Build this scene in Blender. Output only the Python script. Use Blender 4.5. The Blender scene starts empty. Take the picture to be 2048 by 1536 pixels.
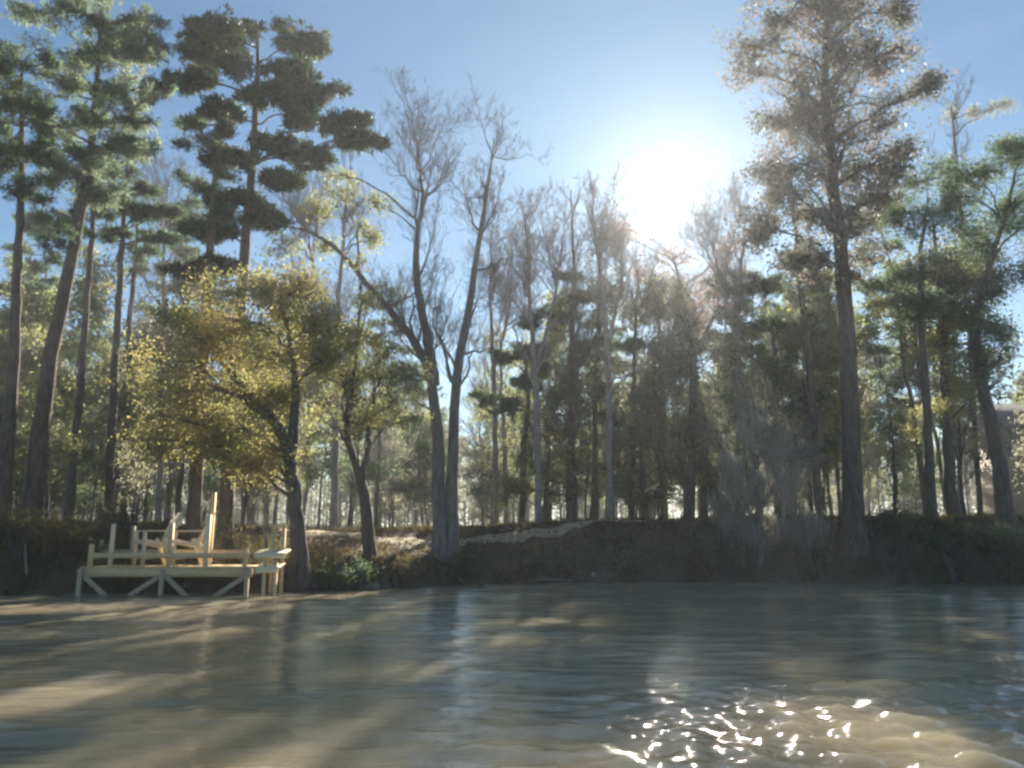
import bpy, math
import numpy as np
from mathutils import Vector

# ------------------------------------------------------------------ basics
scene = bpy.context.scene
COL = scene.collection
F = 1607.0                      # focal length in photo pixels (2048 wide)
PITCH = math.radians(11.2)
EYE = np.array([0.0, 0.0, 1.35])
fw = np.array([0, math.cos(PITCH), math.sin(PITCH)])
up = np.array([0, -math.sin(PITCH), math.cos(PITCH)])

def at(px, py, Y):
    """point of the world at depth Y that the photo shows at px, py"""
    d = fw + np.array([1, 0, 0]) * ((px - 1024) / F) + up * ((768 - py) / F)
    return EYE + d * (Y / d[1])

def m_per_px(Y):
    return Y / F

# ------------------------------------------------------------------ object helpers
def tag(o, label=None, cat=None, group=None, kind=None):
    if label: o['label'] = label
    if cat: o['category'] = cat
    if group: o['group'] = group
    if kind: o['kind'] = kind
    return o

def empty(name, loc, rz=0.0):
    o = bpy.data.objects.new(name, None)
    o.empty_display_size = 0.3
    COL.objects.link(o)
    o.location = Vector(loc); o.rotation_euler = (0, 0, rz)
    return o

def copy_tree(o, parent=None):
    c = o.copy(); COL.objects.link(c)
    if parent is not None:
        c.parent = parent
    for ch in [x for x in bpy.data.objects if x.parent == o]:
        copy_tree(ch, c)
    return c

class MB:
    """collects quads, builds one mesh object"""
    def __init__(s):
        s.v = []; s.f = []; s.n = 0; s.r = []
    def add(s, v, f, rnd=None):
        v = np.asarray(v, float).reshape(-1, 3); f = np.asarray(f, np.int64).reshape(-1, 4)
        s.v.append(v); s.f.append(f + s.n); s.n += len(v)
        s.r.append(np.zeros(len(f)) if rnd is None else rnd)
    def box(s, c, d, R=None):
        x, y, z = np.array(d) / 2.0
        v = np.array([[-x,-y,-z],[x,-y,-z],[x,y,-z],[-x,y,-z],[-x,-y,z],[x,-y,z],[x,y,z],[-x,y,z]])
        if R is not None: v = v @ np.asarray(R).T
        s.add(v + np.array(c), [[0,3,2,1],[4,5,6,7],[0,1,5,4],[1,2,6,5],[2,3,7,6],[3,0,4,7]])
    def beam(s, a, b, w, h, upv=(0, 0, 1)):
        """box from a to b, w across, h in the up direction"""
        a = np.array(a, float); b = np.array(b, float); t = b - a; L = np.linalg.norm(t); t /= L
        u = np.array(upv, float); sd = np.cross(t, u); sd /= np.linalg.norm(sd); u = np.cross(sd, t)
        R = np.stack([t, sd, u], 1)
        s.box((a + b) / 2, (L, w, h), R)
    def tubes(s, P, r, k=4, closed=False):
        """P (M,S,3) r (M,S)"""
        P = np.asarray(P, float); r = np.asarray(r, float)
        M, S, _ = P.shape
        if M == 0: return
        T = np.gradient(P, axis=1)
        T /= np.maximum(np.linalg.norm(T, axis=2, keepdims=True), 1e-9)
        ov = P[:, -1] - P[:, 0]; ov /= np.maximum(np.linalg.norm(ov, axis=1, keepdims=True), 1e-9)
        ref = np.where(np.abs(ov[:, 2:3]) > 0.8, np.array([[1.0, 0.05, 0]]), np.array([[0, 0.05, 1.0]]))
        A = np.cross(T, ref[:, None, :]); A /= np.maximum(np.linalg.norm(A, axis=2, keepdims=True), 1e-9)
        B = np.cross(T, A)
        th = np.arange(k) * 2 * math.pi / k
        ring = P[:, :, None, :] + r[:, :, None, None] * (np.cos(th)[None, None, :, None] * A[:, :, None, :] + np.sin(th)[None, None, :, None] * B[:, :, None, :])
        idx = np.arange(M * S * k).reshape(M, S, k)
        a = idx[:, :-1, :]; b = np.roll(a, -1, 2); d = idx[:, 1:, :]; c = np.roll(d, -1, 2)
        s.add(ring.reshape(-1, 3), np.stack([a, b, c, d], -1).reshape(-1, 4))
    def build(s, name, mat, parent=None, smooth=False, origin=None):
        me = bpy.data.meshes.new(name)
        v = np.concatenate(s.v); f = np.concatenate(s.f)
        if origin is not None: v = v - np.array(origin)
        me.vertices.add(len(v)); me.vertices.foreach_set('co', v.astype(np.float32).ravel())
        me.loops.add(f.size); me.loops.foreach_set('vertex_index', f.astype(np.int32).ravel())
        me.polygons.add(len(f))
        me.polygons.foreach_set('loop_start', (np.arange(len(f)) * 4).astype(np.int32))
        try: me.polygons.foreach_set('loop_total', np.full(len(f), 4, np.int32))
        except Exception: pass
        at_ = me.attributes.new('rnd', 'FLOAT', 'FACE')
        at_.data.foreach_set('value', np.concatenate(s.r).astype(np.float32))
        me.update(calc_edges=True)
        if smooth:
            me.polygons.foreach_set('use_smooth', np.ones(len(f), bool))
        me.materials.append(mat)
        o = bpy.data.objects.new(name, me); COL.objects.link(o)
        if parent is not None: o.parent = parent
        return o

def bez(P0, P1, P2, S):
    t = np.linspace(0, 1, S)[None, :, None]
    return (1 - t) ** 2 * P0[:, None] + 2 * t * (1 - t) * P1[:, None] + t ** 2 * P2[:, None]

def unit(v):
    return v / np.maximum(np.linalg.norm(v, axis=-1, keepdims=True), 1e-9)

# ------------------------------------------------------------------ materials
def newmat(name):
    m = bpy.data.materials.new(name); m.use_nodes = True
    nt = m.node_tree; nt.nodes.clear()
    out = nt.nodes.new('ShaderNodeOutputMaterial')
    return m, nt, out

def leafmat(name, cols, trans=0.45, rough=0.55, nscale=0.8):
    m, nt, out = newmat(name)
    N = nt.nodes; L = nt.links
    a = N.new('ShaderNodeAttribute'); a.attribute_name = 'rnd'
    tc = N.new('ShaderNodeTexCoord'); no = N.new('ShaderNodeTexNoise'); no.inputs['Scale'].default_value = nscale
    L.new(tc.outputs['Object'], no.inputs['Vector'])
    mx = N.new('ShaderNodeMath'); mx.operation = 'MULTIPLY_ADD'
    L.new(no.outputs['Fac'], mx.inputs[0]); mx.inputs[1].default_value = 1.5; mx.inputs[2].default_value = -0.55
    ad = N.new('ShaderNodeMath'); ad.operation = 'MULTIPLY_ADD'; ad.inputs[1].default_value = 0.5
    L.new(a.outputs['Fac'], ad.inputs[0]); L.new(mx.outputs[0], ad.inputs[2])
    cr = N.new('ShaderNodeValToRGB'); e = cr.color_ramp.elements
    while len(e) < len(cols): e.new(0.5)
    for i, c in enumerate(cols):
        e[i].position = i / (len(cols) - 1); e[i].color = (*c, 1)
    L.new(ad.outputs[0], cr.inputs[0])
    b = N.new('ShaderNodeBsdfPrincipled'); b.inputs['Roughness'].default_value = rough
    b.inputs['Specular IOR Level'].default_value = 0.06
    t = N.new('ShaderNodeBsdfTranslucent')
    hs = N.new('ShaderNodeHueSaturation'); hs.inputs['Value'].default_value = 2.0; hs.inputs['Saturation'].default_value = 1.05
    L.new(cr.outputs[0], b.inputs['Base Color']); L.new(cr.outputs[0], hs.inputs['Color']); L.new(hs.outputs[0], t.inputs['Color'])
    mi = N.new('ShaderNodeMixShader'); mi.inputs[0].default_value = trans
    L.new(b.outputs[0], mi.inputs[1]); L.new(t.outputs[0], mi.inputs[2]); L.new(mi.outputs[0], out.inputs[0])
    return m

def roughmat(name, c1, c2, scale=6, rough=0.9, bump=0.4, stretch=(1, 1, 1), c3=None, big=0.6, bdist=0.05, spec=0.3):
    m, nt, out = newmat(name)
    N = nt.nodes; L = nt.links
    tc = N.new('ShaderNodeTexCoord'); mp = N.new('ShaderNodeMapping'); mp.inputs['Scale'].default_value = stretch
    L.new(tc.outputs['Object'], mp.inputs[0])
    n1 = N.new('ShaderNodeTexNoise'); n1.inputs['Scale'].default_value = scale; n1.inputs['Detail'].default_value = 8; n1.inputs['Roughness'].default_value = 0.65
    n2 = N.new('ShaderNodeTexNoise'); n2.inputs['Scale'].default_value = big; n2.inputs['Detail'].default_value = 4
    L.new(mp.outputs[0], n1.inputs[0]); L.new(tc.outputs['Object'], n2.inputs[0])
    cr = N.new('ShaderNodeValToRGB'); cr.color_ramp.elements[0].position = 0.32; cr.color_ramp.elements[1].position = 0.68
    cr.color_ramp.elements[0].color = (*c1, 1); cr.color_ramp.elements[1].color = (*c2, 1)
    L.new(n1.outputs['Fac'], cr.inputs[0])
    last = cr.outputs[0]
    if c3 is not None:
        r2 = N.new('ShaderNodeValToRGB'); r2.color_ramp.elements[0].position = 0.45; r2.color_ramp.elements[1].position = 0.6
        L.new(n2.outputs['Fac'], r2.inputs[0])
        mx = N.new('ShaderNodeMixRGB'); mx.inputs[2].default_value = (*c3, 1)
        L.new(r2.outputs[0], mx.inputs[0]); L.new(last, mx.inputs[1]); last = mx.outputs[0]
    b = N.new('ShaderNodeBsdfPrincipled'); b.inputs['Roughness'].default_value = rough
    b.inputs['Specular IOR Level'].default_value = spec
    bp = N.new('ShaderNodeBump'); bp.inputs['Strength'].default_value = bump; bp.inputs['Distance'].default_value = bdist
    L.new(n1.outputs['Fac'], bp.inputs['Height'])
    L.new(last, b.inputs['Base Color']); L.new(bp.outputs[0], b.inputs['Normal']); L.new(b.outputs[0], out.inputs[0])
    return m

M = {}
M['bark_dark'] = roughmat('bark_dark', (0.05, 0.043, 0.04), (0.14, 0.12, 0.105), 7, stretch=(1, 1, 0.25))
M['bark_pine'] = roughmat('bark_pine', (0.06, 0.046, 0.04), (0.17, 0.13, 0.105), 6, stretch=(1, 1, 0.35))
M['bark_grey'] = roughmat('bark_grey', (0.10, 0.095, 0.09), (0.24, 0.225, 0.21), 6, stretch=(1, 1, 0.3))
M['bark_red'] = roughmat('bark_red', (0.06, 0.035, 0.033), (0.15, 0.09, 0.08), 6, stretch=(1, 1, 0.25))
M['twig_grey'] = roughmat('twig_grey', (0.20, 0.175, 0.17), (0.36, 0.32, 0.31), 3)
M['pine'] = leafmat('pine_needles', [(0.03, 0.055, 0.035), (0.055, 0.085, 0.045), (0.09, 0.12, 0.06), (0.14, 0.15, 0.08)], 0.42)
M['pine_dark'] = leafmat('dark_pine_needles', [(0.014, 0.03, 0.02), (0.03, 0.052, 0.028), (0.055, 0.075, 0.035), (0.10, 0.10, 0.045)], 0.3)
M['pine_pale'] = leafmat('pine_needles_pale', [(0.06, 0.09, 0.06), (0.10, 0.14, 0.09), (0.16, 0.19, 0.12), (0.22, 0.24, 0.16)], 0.45)
M['yellow'] = leafmat('yellow_leaves', [(0.12, 0.135, 0.06), (0.19, 0.195, 0.085), (0.265, 0.235, 0.10), (0.37, 0.24, 0.12)], 0.5, nscale=0.55)
M['olive'] = leafmat('olive_leaves', [(0.09, 0.115, 0.055), (0.16, 0.18, 0.08), (0.24, 0.235, 0.10), (0.32, 0.28, 0.14)], 0.5)
M['green'] = leafmat('green_leaves', [(0.035, 0.06, 0.04), (0.065, 0.10, 0.055), (0.11, 0.145, 0.075), (0.16, 0.19, 0.10)], 0.45)
M['rust'] = leafmat('rusty_leaves', [(0.12, 0.08, 0.065), (0.19, 0.115, 0.085), (0.25, 0.16, 0.11), (0.20, 0.17, 0.10)], 0.5)
M['mauve'] = leafmat('mauve_leaves', [(0.06, 0.08, 0.065), (0.10, 0.11, 0.09), (0.15, 0.125, 0.11), (0.21, 0.155, 0.14)], 0.45)
M['moss'] = leafmat('hanging_moss', [(0.19, 0.19, 0.17), (0.27, 0.265, 0.24), (0.35, 0.34, 0.30)], 0.35, 0.9)
M['grey_leaf'] = leafmat('grey_green_leaves', [(0.12, 0.135, 0.09), (0.19, 0.195, 0.14), (0.27, 0.26, 0.19)], 0.45)
M['dry'] = leafmat('dry_grass', [(0.05, 0.055, 0.02), (0.11, 0.10, 0.045), (0.22, 0.17, 0.09)], 0.35, 0.8)
M['soil'] = roughmat('soil', (0.055, 0.042, 0.032), (0.145, 0.108, 0.078), 2.2, bump=0.9, bdist=0.15, c3=(0.05, 0.05, 0.02), big=0.35)
M['sand'] = roughmat('sandy_dirt', (0.34, 0.27, 0.165), (0.54, 0.45, 0.29), 3.5, bump=0.6)
M['lumber'] = roughmat('treated_lumber', (0.60, 0.43, 0.22), (0.86, 0.66, 0.38), 9, rough=0.75, bump=0.25, stretch=(0.6, 3, 3), bdist=0.01)
M['lumber_lit'] = roughmat('lit_lumber', (0.88, 0.69, 0.42), (0.95, 0.81, 0.56), 9, rough=0.7, bump=0.2, stretch=(0.6, 3, 3), bdist=0.01)  # paler copy of the dock lumber, sunlit brightness put into its colour
M['lumber_old'] = roughmat('weathered_lumber', (0.42, 0.32, 0.21), (0.62, 0.49, 0.35), 9, rough=0.85, bump=0.3, stretch=(0.6, 3, 3), bdist=0.01)
M['chair'] = roughmat('chair_wood', (0.70, 0.58, 0.40), (0.88, 0.77, 0.58), 8, rough=0.6, bump=0.15, bdist=0.01)
M['grey_log'] = roughmat('grey_log', (0.18, 0.17, 0.15), (0.36, 0.34, 0.31), 8, bump=0.5)
M['white'] = roughmat('white_paint', (0.35, 0.35, 0.34), (0.45, 0.45, 0.44), 5, rough=0.5, bump=0.05)
M['roof'] = roughmat('grey_shingles', (0.10, 0.11, 0.12), (0.20, 0.21, 0.23), 8, bump=0.4)
M['red_roof'] = roughmat('rust_red_metal', (0.30, 0.09, 0.05), (0.42, 0.15, 0.08), 3, rough=0.6)
M['siding'] = roughmat('tan_siding', (0.24, 0.22, 0.20), (0.33, 0.30, 0.27), 3, rough=0.8, bump=0.1)
M['glass'] = roughmat('dark_glass', (0.03, 0.035, 0.04), (0.05, 0.055, 0.06), 2, rough=0.08, bump=0.0, spec=0.8)

def water_mat():
    m, nt, out = newmat('river_water')
    N = nt.nodes; L = nt.links
    tc = N.new('ShaderNodeTexCoord')
    mp = N.new('ShaderNodeMapping'); mp.inputs['Scale'].default_value = (0.3, 1.0, 1.0)
    L.new(tc.outputs['Object'], mp.inputs[0])
    n1 = N.new('ShaderNodeTexNoise'); n1.inputs['Scale'].default_value = 5.0; n1.inputs['Detail'].default_value = 3; n1.inputs['Roughness'].default_value = 0.5
    n2 = N.new('ShaderNodeTexNoise'); n2.inputs['Scale'].default_value = 24; n2.inputs['Detail'].default_value = 2
    L.new(mp.outputs[0], n1.inputs[0]); L.new(mp.outputs[0], n2.inputs[0])
    b1 = N.new('ShaderNodeBump'); b1.inputs['Strength'].default_value = 1.0; b1.inputs['Distance'].default_value = 0.028
    b2 = N.new('ShaderNodeBump'); b2.inputs['Strength'].default_value = 1.0; b2.inputs['Distance'].default_value = 0.008
    L.new(n1.outputs['Fac'], b1.inputs['Height']); L.new(n2.outputs['Fac'], b2.inputs['Height']); L.new(b1.outputs[0], b2.inputs['Normal'])
    n3 = N.new('ShaderNodeTexNoise'); n3.inputs['Scale'].default_value = 0.15
    L.new(tc.outputs['Object'], n3.inputs[0])
    cr = N.new('ShaderNodeValToRGB'); cr.color_ramp.elements[0].color = (0.29, 0.255, 0.17, 1); cr.color_ramp.elements[1].color = (0.36, 0.32, 0.22, 1)
    cr.color_ramp.elements[0].position = 0.35; cr.color_ramp.elements[1].position = 0.65
    L.new(n3.outputs['Fac'], cr.inputs[0])
    b = N.new('ShaderNodeBsdfPrincipled'); b.inputs['Roughness'].default_value = 0.03; b.inputs['IOR'].default_value = 1.5
    b.inputs['Subsurface Weight'].default_value = 0.85; b.inputs['Subsurface Radius'].default_value = (1.0, 0.9, 0.6); b.inputs['Subsurface Scale'].default_value = 1.8
    L.new(cr.outputs[0], b.inputs['Base Color']); L.new(b2.outputs[0], b.inputs['Normal']); L.new(b.outputs[0], out.inputs[0])
    return m
M['water'] = water_mat()

# ------------------------------------------------------------------ terrain and water
SX = [-60, -30, -14, -11, -7.5, -5.6, -4, -2, 1, 5, 11, 18, 40, 80]
SY = [17, 19.5, 21.3, 23.1, 23.4, 23.4, 24.8, 26.6, 28.4, 28.8, 28.2, 27.2, 26, 24]
TX = [-60, -12, -6, -2, 2, 6, 80]
TZ = [1.9, 1.85, 1.75, 1.85, 2.1, 2.2, 2.2]
WX = [-60, -14, -9, -5, -1, 3, 6, 80]
WW = [2.5, 2.8, 6.0, 7.5, 5.0, 3.0, 2.2, 2.2]

def vnoise(x, y, s=0):
    return (np.sin(x * 1.3 + 1.7 * s) * np.cos(y * 1.1 - s) + 0.5 * np.sin(x * 2.9 + y * 2.3 + s) + 0.35 * np.cos(x * 5.1 - y * 4.3 + 2 * s) + 0.2 * np.sin(x * 9.7 + 3 * s) * np.sin(y * 11.3)) / 2

def ground(x, y):
    x = np.asarray(x, float); y = np.asarray(y, float)
    S = np.interp(x, SX, SY) + 0.4 * vnoise(x, 0 * x, 2) + 0.18 * np.sin(x * 6.1) * np.sin(x * 2.3)
    T = np.interp(x, TX, TZ); W = np.interp(x, WX, WW)
    d = y - S
    q = np.clip(d / W, 0, 1)
    fast = 1 - (1 - np.clip(d / 1.6, 0, 1)) ** 2
    prof = 0.42 * fast + 0.58 * q ** 1.15
    z = np.where(d > 0, T * prof, np.maximum(d * 0.35, -2.5))
    z = z + 0.09 * vnoise(x * 1.3, y * 1.3, 1) * np.clip(d / 1.0 + 0.2, 0, 1)
    z = z + np.clip(y - 40, 0, 400) * 0.006
    return z

def sheet(name, xs, ys, fn, mat, smooth=True):
    X, Yg = np.meshgrid(xs, ys)
    Z = fn(X, Yg)
    nx, ny = len(xs), len(ys)
    idx = np.arange(nx * ny).reshape(ny, nx)
    a = idx[:-1, :-1]; b = idx[:-1, 1:]; c = idx[1:, 1:]; d = idx[1:, :-1]
    mb = MB(); mb.add(np.stack([X, Yg, Z], -1).reshape(-1, 3), np.stack([a, b, c, d], -1).reshape(-1, 4))
    return mb.build(name, mat, smooth=smooth)

def axis(segs):
    out = []
    for a, b, n in segs: out += list(np.linspace(a, b, n, endpoint=False))
    return np.array(out + [segs[-1][1]])

xs = axis([(-600, -200, 8), (-200, -40, 30), (-40, 40, 400), (40, 200, 30), (200, 600, 8)])
ys = axis([(14, 19, 10), (19, 36, 150), (36, 120, 80), (120, 600, 12)])
terrain = sheet('ground', xs, ys, ground, M['soil']); tag(terrain, kind='structure')

rw = np.random.default_rng(5)
NW = 46
wl = np.exp(rw.uniform(np.log(0.24), np.log(2.0), NW)); ang = rw.normal(0.08, 0.3, NW); ph = rw.uniform(0, 6.28, NW)
kx = np.sin(ang) * 6.283 / wl; ky = np.cos(ang) * 6.283 / wl
amp = 0.0030 * wl ** 0.8
def waves(x, y):
    z = np.zeros_like(x)
    mod = 0.75 + 0.45 * vnoise(x * 0.22, y * 0.35, 4)
    # a boat's wake fans out on the right near the viewer
    wk = np.exp(-((x - 2.6 - (y - 6) * 0.15) / 2.2) ** 2) * np.exp(-np.clip(y - 7.0, 0, 99) ** 2 / 2.0)
    for i in range(NW):
        z += amp[i] * np.sin(kx[i] * x + ky[i] * y + ph[i] + 0.6 * np.sin(x * 0.31 + i))
    fine = 0
    for i in range(16):
        a_ = 2.3 * i; w_ = 0.10 + 0.028 * i
        fine = fine + 0.017 * w_ * np.sin((np.sin(a_) * x + np.cos(a_) * y) * 6.283 / w_ + i)
    near = np.clip((60 - np.hypot(x, y)) / 30, 0, 1)
    return (z * mod + wk * fine) * near
xs = axis([(-600, -100, 8), (-100, -20, 60), (-20, -6, 170), (-6, 9, 340), (9, 20, 140), (20, 100, 60), (100, 600, 8)])
ys = axis([(-600, -60, 8), (-60, 3, 50), (3, 5, 20), (5, 9, 180), (9, 34, 420)])
water = sheet('water', xs, ys, waves, M['water']); tag(water, kind='structure')

# sandy lane along the top of the bank: a slope that faces the river
def lane():
    mb = MB()
    pts = []
    for px in np.linspace(560, 1440, 90):
        y0 = np.interp(px, [560, 760, 900, 1000, 1100, 1250, 1440], [29.2, 28.6, 28.9, 30.0, 31.0, 31.6, 31.4])
        x0 = (px - 1024) / F * y0
        wd = np.interp(px, [560, 700, 900, 1000, 1200, 1440], [0.9, 1.5, 1.5, 1.3, 1.1, 1.0]) * (1 + 0.12 * math.sin(px * 0.05) + 0.06 * math.sin(px * .17))
        row = []
        for t in np.linspace(0, 1, 7):
            y = y0 + t * wd
            row.append((x0, y, float(ground(x0, y)) + 0.06 - 0.10 * (abs(t - .5) * 2) ** 6))
        pts.append(row)
    P = np.array(pts); idx = np.arange(P.shape[0] * 7).reshape(-1, 7)
    mb.add(P.reshape(-1, 3), np.stack([idx[:-1, :-1], idx[1:, :-1], idx[1:, 1:], idx[:-1, 1:]], -1).reshape(-1, 4))
    return mb.build('dirt_path', M['sand'], smooth=True)
tag(lane(), kind='structure')

# ------------------------------------------------------------------ vegetation tools
def needles(mb, rng, pos, dirs, n=12, L=0.24, w=0.022, spread=0.9):
    """fans of needles at each tuft"""
    Mn = len(pos)
    if Mn == 0: return
    d = unit(dirs[:, None, :] + spread * rng.normal(size=(Mn, n, 3)) + np.array([0, 0, 0.25]))
    l = L * rng.uniform(0.6, 1.15, (Mn, n, 1))
    base = pos[:, None, :] + rng.normal(size=(Mn, n, 3)) * L * 0.25
    sd = unit(np.cross(d, rng.normal(size=(Mn, n, 3)))) * w
    v = np.stack([base - sd * 0.5, base + d * l * 0.5 - sd, base + d * l, base + d * l * 0.5 + sd], 2)
    K = Mn * n
    r = np.clip(np.repeat(rng.uniform(0, 1, Mn), n) * 0.6 + rng.uniform(0, 0.4, K), 0, 1)
    mb.add(v.reshape(-1, 3), np.arange(K * 4).reshape(-1, 4), r)

def leaves(mb, rng, pos, n=8, size=0.09, sig=0.14, droop=0.0):
    Mn = len(pos)
    if Mn == 0: return
    c = pos[:, None, :] + rng.normal(size=(Mn, n, 3)) * sig
    d = unit(rng.normal(size=(Mn, n, 3)) + np.array([0, 0, -droop]))
    sd = unit(np.cross(d, rng.normal(size=(Mn, n, 3))))
    l = size * rng.uniform(0.6, 1.3, (Mn, n, 1))
    v = np.stack([c, c + d * l * 0.5 - sd * l * 0.32, c + d * l, c + d * l * 0.5 + sd * l * 0.32], 2)
    K = Mn * n
    r = np.clip(np.repeat(rng.uniform(0, 1, Mn), n) * 0.5 + rng.uniform(0, 0.5, K), 0, 1)
    mb.add(v.reshape(-1, 3), np.arange(K * 4).reshape(-1, 4), r)

def strands(mb, rng, pos, n=3, L=0.8, w=0.02):
    Mn = len(pos)
    c = pos[:, None, :] + rng.normal(size=(Mn, n, 3)) * np.array([0.1, 0.1, 0.04])
    l = L * rng.uniform(0.3, 1.3, (Mn, n))
    S = 5
    t = np.linspace(0, 1, S)
    P = c[:, :, None, :] + np.zeros((1, 1, S, 1))
    P[..., 2] -= l[..., None] * t
    P[..., 0] += 0.05 * np.sin(t * 4 + rng.uniform(0, 6, (Mn, n, 1))); P[..., 1] += 0.05 * np.sin(t * 3 + rng.uniform(0, 6, (Mn, n, 1)))
    a = rng.uniform(0, 3.14, (Mn, n, 1)); ww = w * (1.0 - 0.8 * t) * rng.uniform(0.5, 1.4, (Mn, n, 1))
    sd = np.stack([np.cos(a) * ww, np.sin(a) * ww, 0 * ww], -1)
    V = np.stack([P - sd, P + sd], 3)           # M n S 2 3
    K = Mn * n
    V = V.reshape(K, S, 2, 3); idx = np.arange(K * S * 2).reshape(K, S, 2)
    f = np.stack([idx[:, :-1, 0], idx[:, :-1, 1], idx[:, 1:, 1], idx[:, 1:, 0]], -1).reshape(-1, 4)
    mb.add(V.reshape(-1, 3), f, np.repeat(rng.uniform(0, 1, K), S - 1))

def resample(poly, n):
    poly = np.asarray(poly, float)
    d = np.concatenate([[0], np.cumsum(np.linalg.norm(np.diff(poly[:, :3], axis=0), axis=1))])
    t = np.linspace(0, d[-1], n)
    return np.stack([np.interp(t, d, poly[:, i]) for i in range(poly.shape[1])], 1)

def smooth_poly(poly, n=24):
    p = resample(poly, n)
    for _ in range(2):
        q = p.copy(); q[1:-1] = (p[:-2] + 2 * p[1:-1] + p[2:]) / 4; p = q
    return p

def trunk_tube(mb, rng, poly, k=9, n=26, flare=True, wob=0.02):
    """poly rows x,y,z,r"""
    p = smooth_poly(poly, n)
    p[1:-1, :2] += rng.normal(size=(n - 2, 2)) * wob
    r = p[:, 3].copy()
    if flare:
        s = np.linspace(0, 1, n); r *= 0.88 * (1 + 0.28 * np.exp(-s * 30))
    mb.tubes(p[None, :, :3], r[None], k)
    return p

def limb(wood, rng, spine, c, style, twr, limb_r):
    hd = np.hypot(spine[:, 0] - c[0], spine[:, 1] - c[1])
    drop = (0.2 if style == 'pine' else 0.6) * np.minimum(hd, 3.0)
    cost = np.abs(spine[:, 2] - (c[2] - drop)) + 0.35 * hd
    j = int(np.argmin(cost)); a = spine[j, :3]; ra = spine[j, 3]
    dist = np.linalg.norm(c - a)
    mid = (a + c) / 2 + np.array([0, 0, 0.07 if style == 'pine' else 0.13]) * dist + rng.normal(size=3) * 0.10 * dist
    if style == 'pine': mid[2] = min(mid[2], max(a[2], c[2]) + 0.2)
    r0 = min(ra * 0.6, limb_r * (0.5 + 0.22 * dist))
    Pl = bez(a[None], mid[None], c[None], 10)
    Pl[:, 1:-1] += rng.normal(size=(1, 8, 3)) * 0.03 * dist ** 0.5
    wood.tubes(Pl, np.linspace(r0, max(r0 * 0.3, twr), 10)[None], 5)
    return Pl[0]

def foliate(wood, rng, spine, blobs, style, twr=0.012, sub=3, limb_r=0.05):
    """one limb per clump group, boughs from it to each clump, twigs inside; returns tuft positions and directions"""
    tp, td = [], []
    groups = {}
    for bl in blobs:
        c = np.asarray(bl[0], float); rad = np.asarray(bl[1], float); n = bl[2]
        gid = bl[3] if len(bl) > 3 else None
        if gid is None:
            main = limb(wood, rng, spine, c, style, twr, limb_r)
            Pb = main[4:]
        else:
            if gid not in groups: groups[gid] = limb(wood, rng, spine, np.asarray(bl[4], float), style, twr, limb_r)
            main = groups[gid]
            k = int(rng.integers(4, 10)); s = main[k]
            Pb = bez(s[None], ((s + c) / 2 + rng.normal(size=3) * 0.1 * np.linalg.norm(c - s))[None], c[None], 6)
            wood.tubes(Pb, np.linspace(max(twr * 1.6, 0.014), twr, 6)[None], 4); Pb = Pb[0]
        d = unit(rng.normal(size=(n, 3))); q = rng.uniform(0.05, 1.0, (n, 1)) ** 0.45
        e = c + d * q * rad
        s0 = Pb[rng.integers(1, len(Pb), n)]
        m_ = (s0 + e) / 2 + rng.normal(size=(n, 3)) * 0.12 * np.linalg.norm(e - s0, axis=1, keepdims=True)
        Pt = bez(s0, m_, e, 5)
        wood.tubes(Pt, np.linspace(1, 0.4, 5)[None] * np.full((n, 1), twr * 0.8), 3)
        tp.append(e); td.append(unit(e - m_))
        k = rng.integers(1, 5, (n, sub))
        st = Pt[np.arange(n)[:, None], k].reshape(-1, 3)
        par = np.repeat(unit(e - s0), sub, 0)
        dd = unit(par * 0.5 + rng.normal(size=st.shape) * 0.8)
        if style == 'pine': dd[:, 2] = np.abs(dd[:, 2]) * 0.5
        ln = rng.uniform(0.12, 0.4, (len(st), 1)) * (rad.mean() ** 0.6)
        en = st + dd * ln
        wood.tubes(np.stack([st, (st + en) / 2 + rng.normal(size=st.shape) * 0.02, en], 1), np.full((len(st), 3), twr * 0.5) * np.array([1, .8, .4]), 3)
        tp.append(en); td.append(dd)
        tp.append((st + en) / 2); td.append(dd)
    return np.concatenate(tp), np.concatenate(td)

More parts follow.
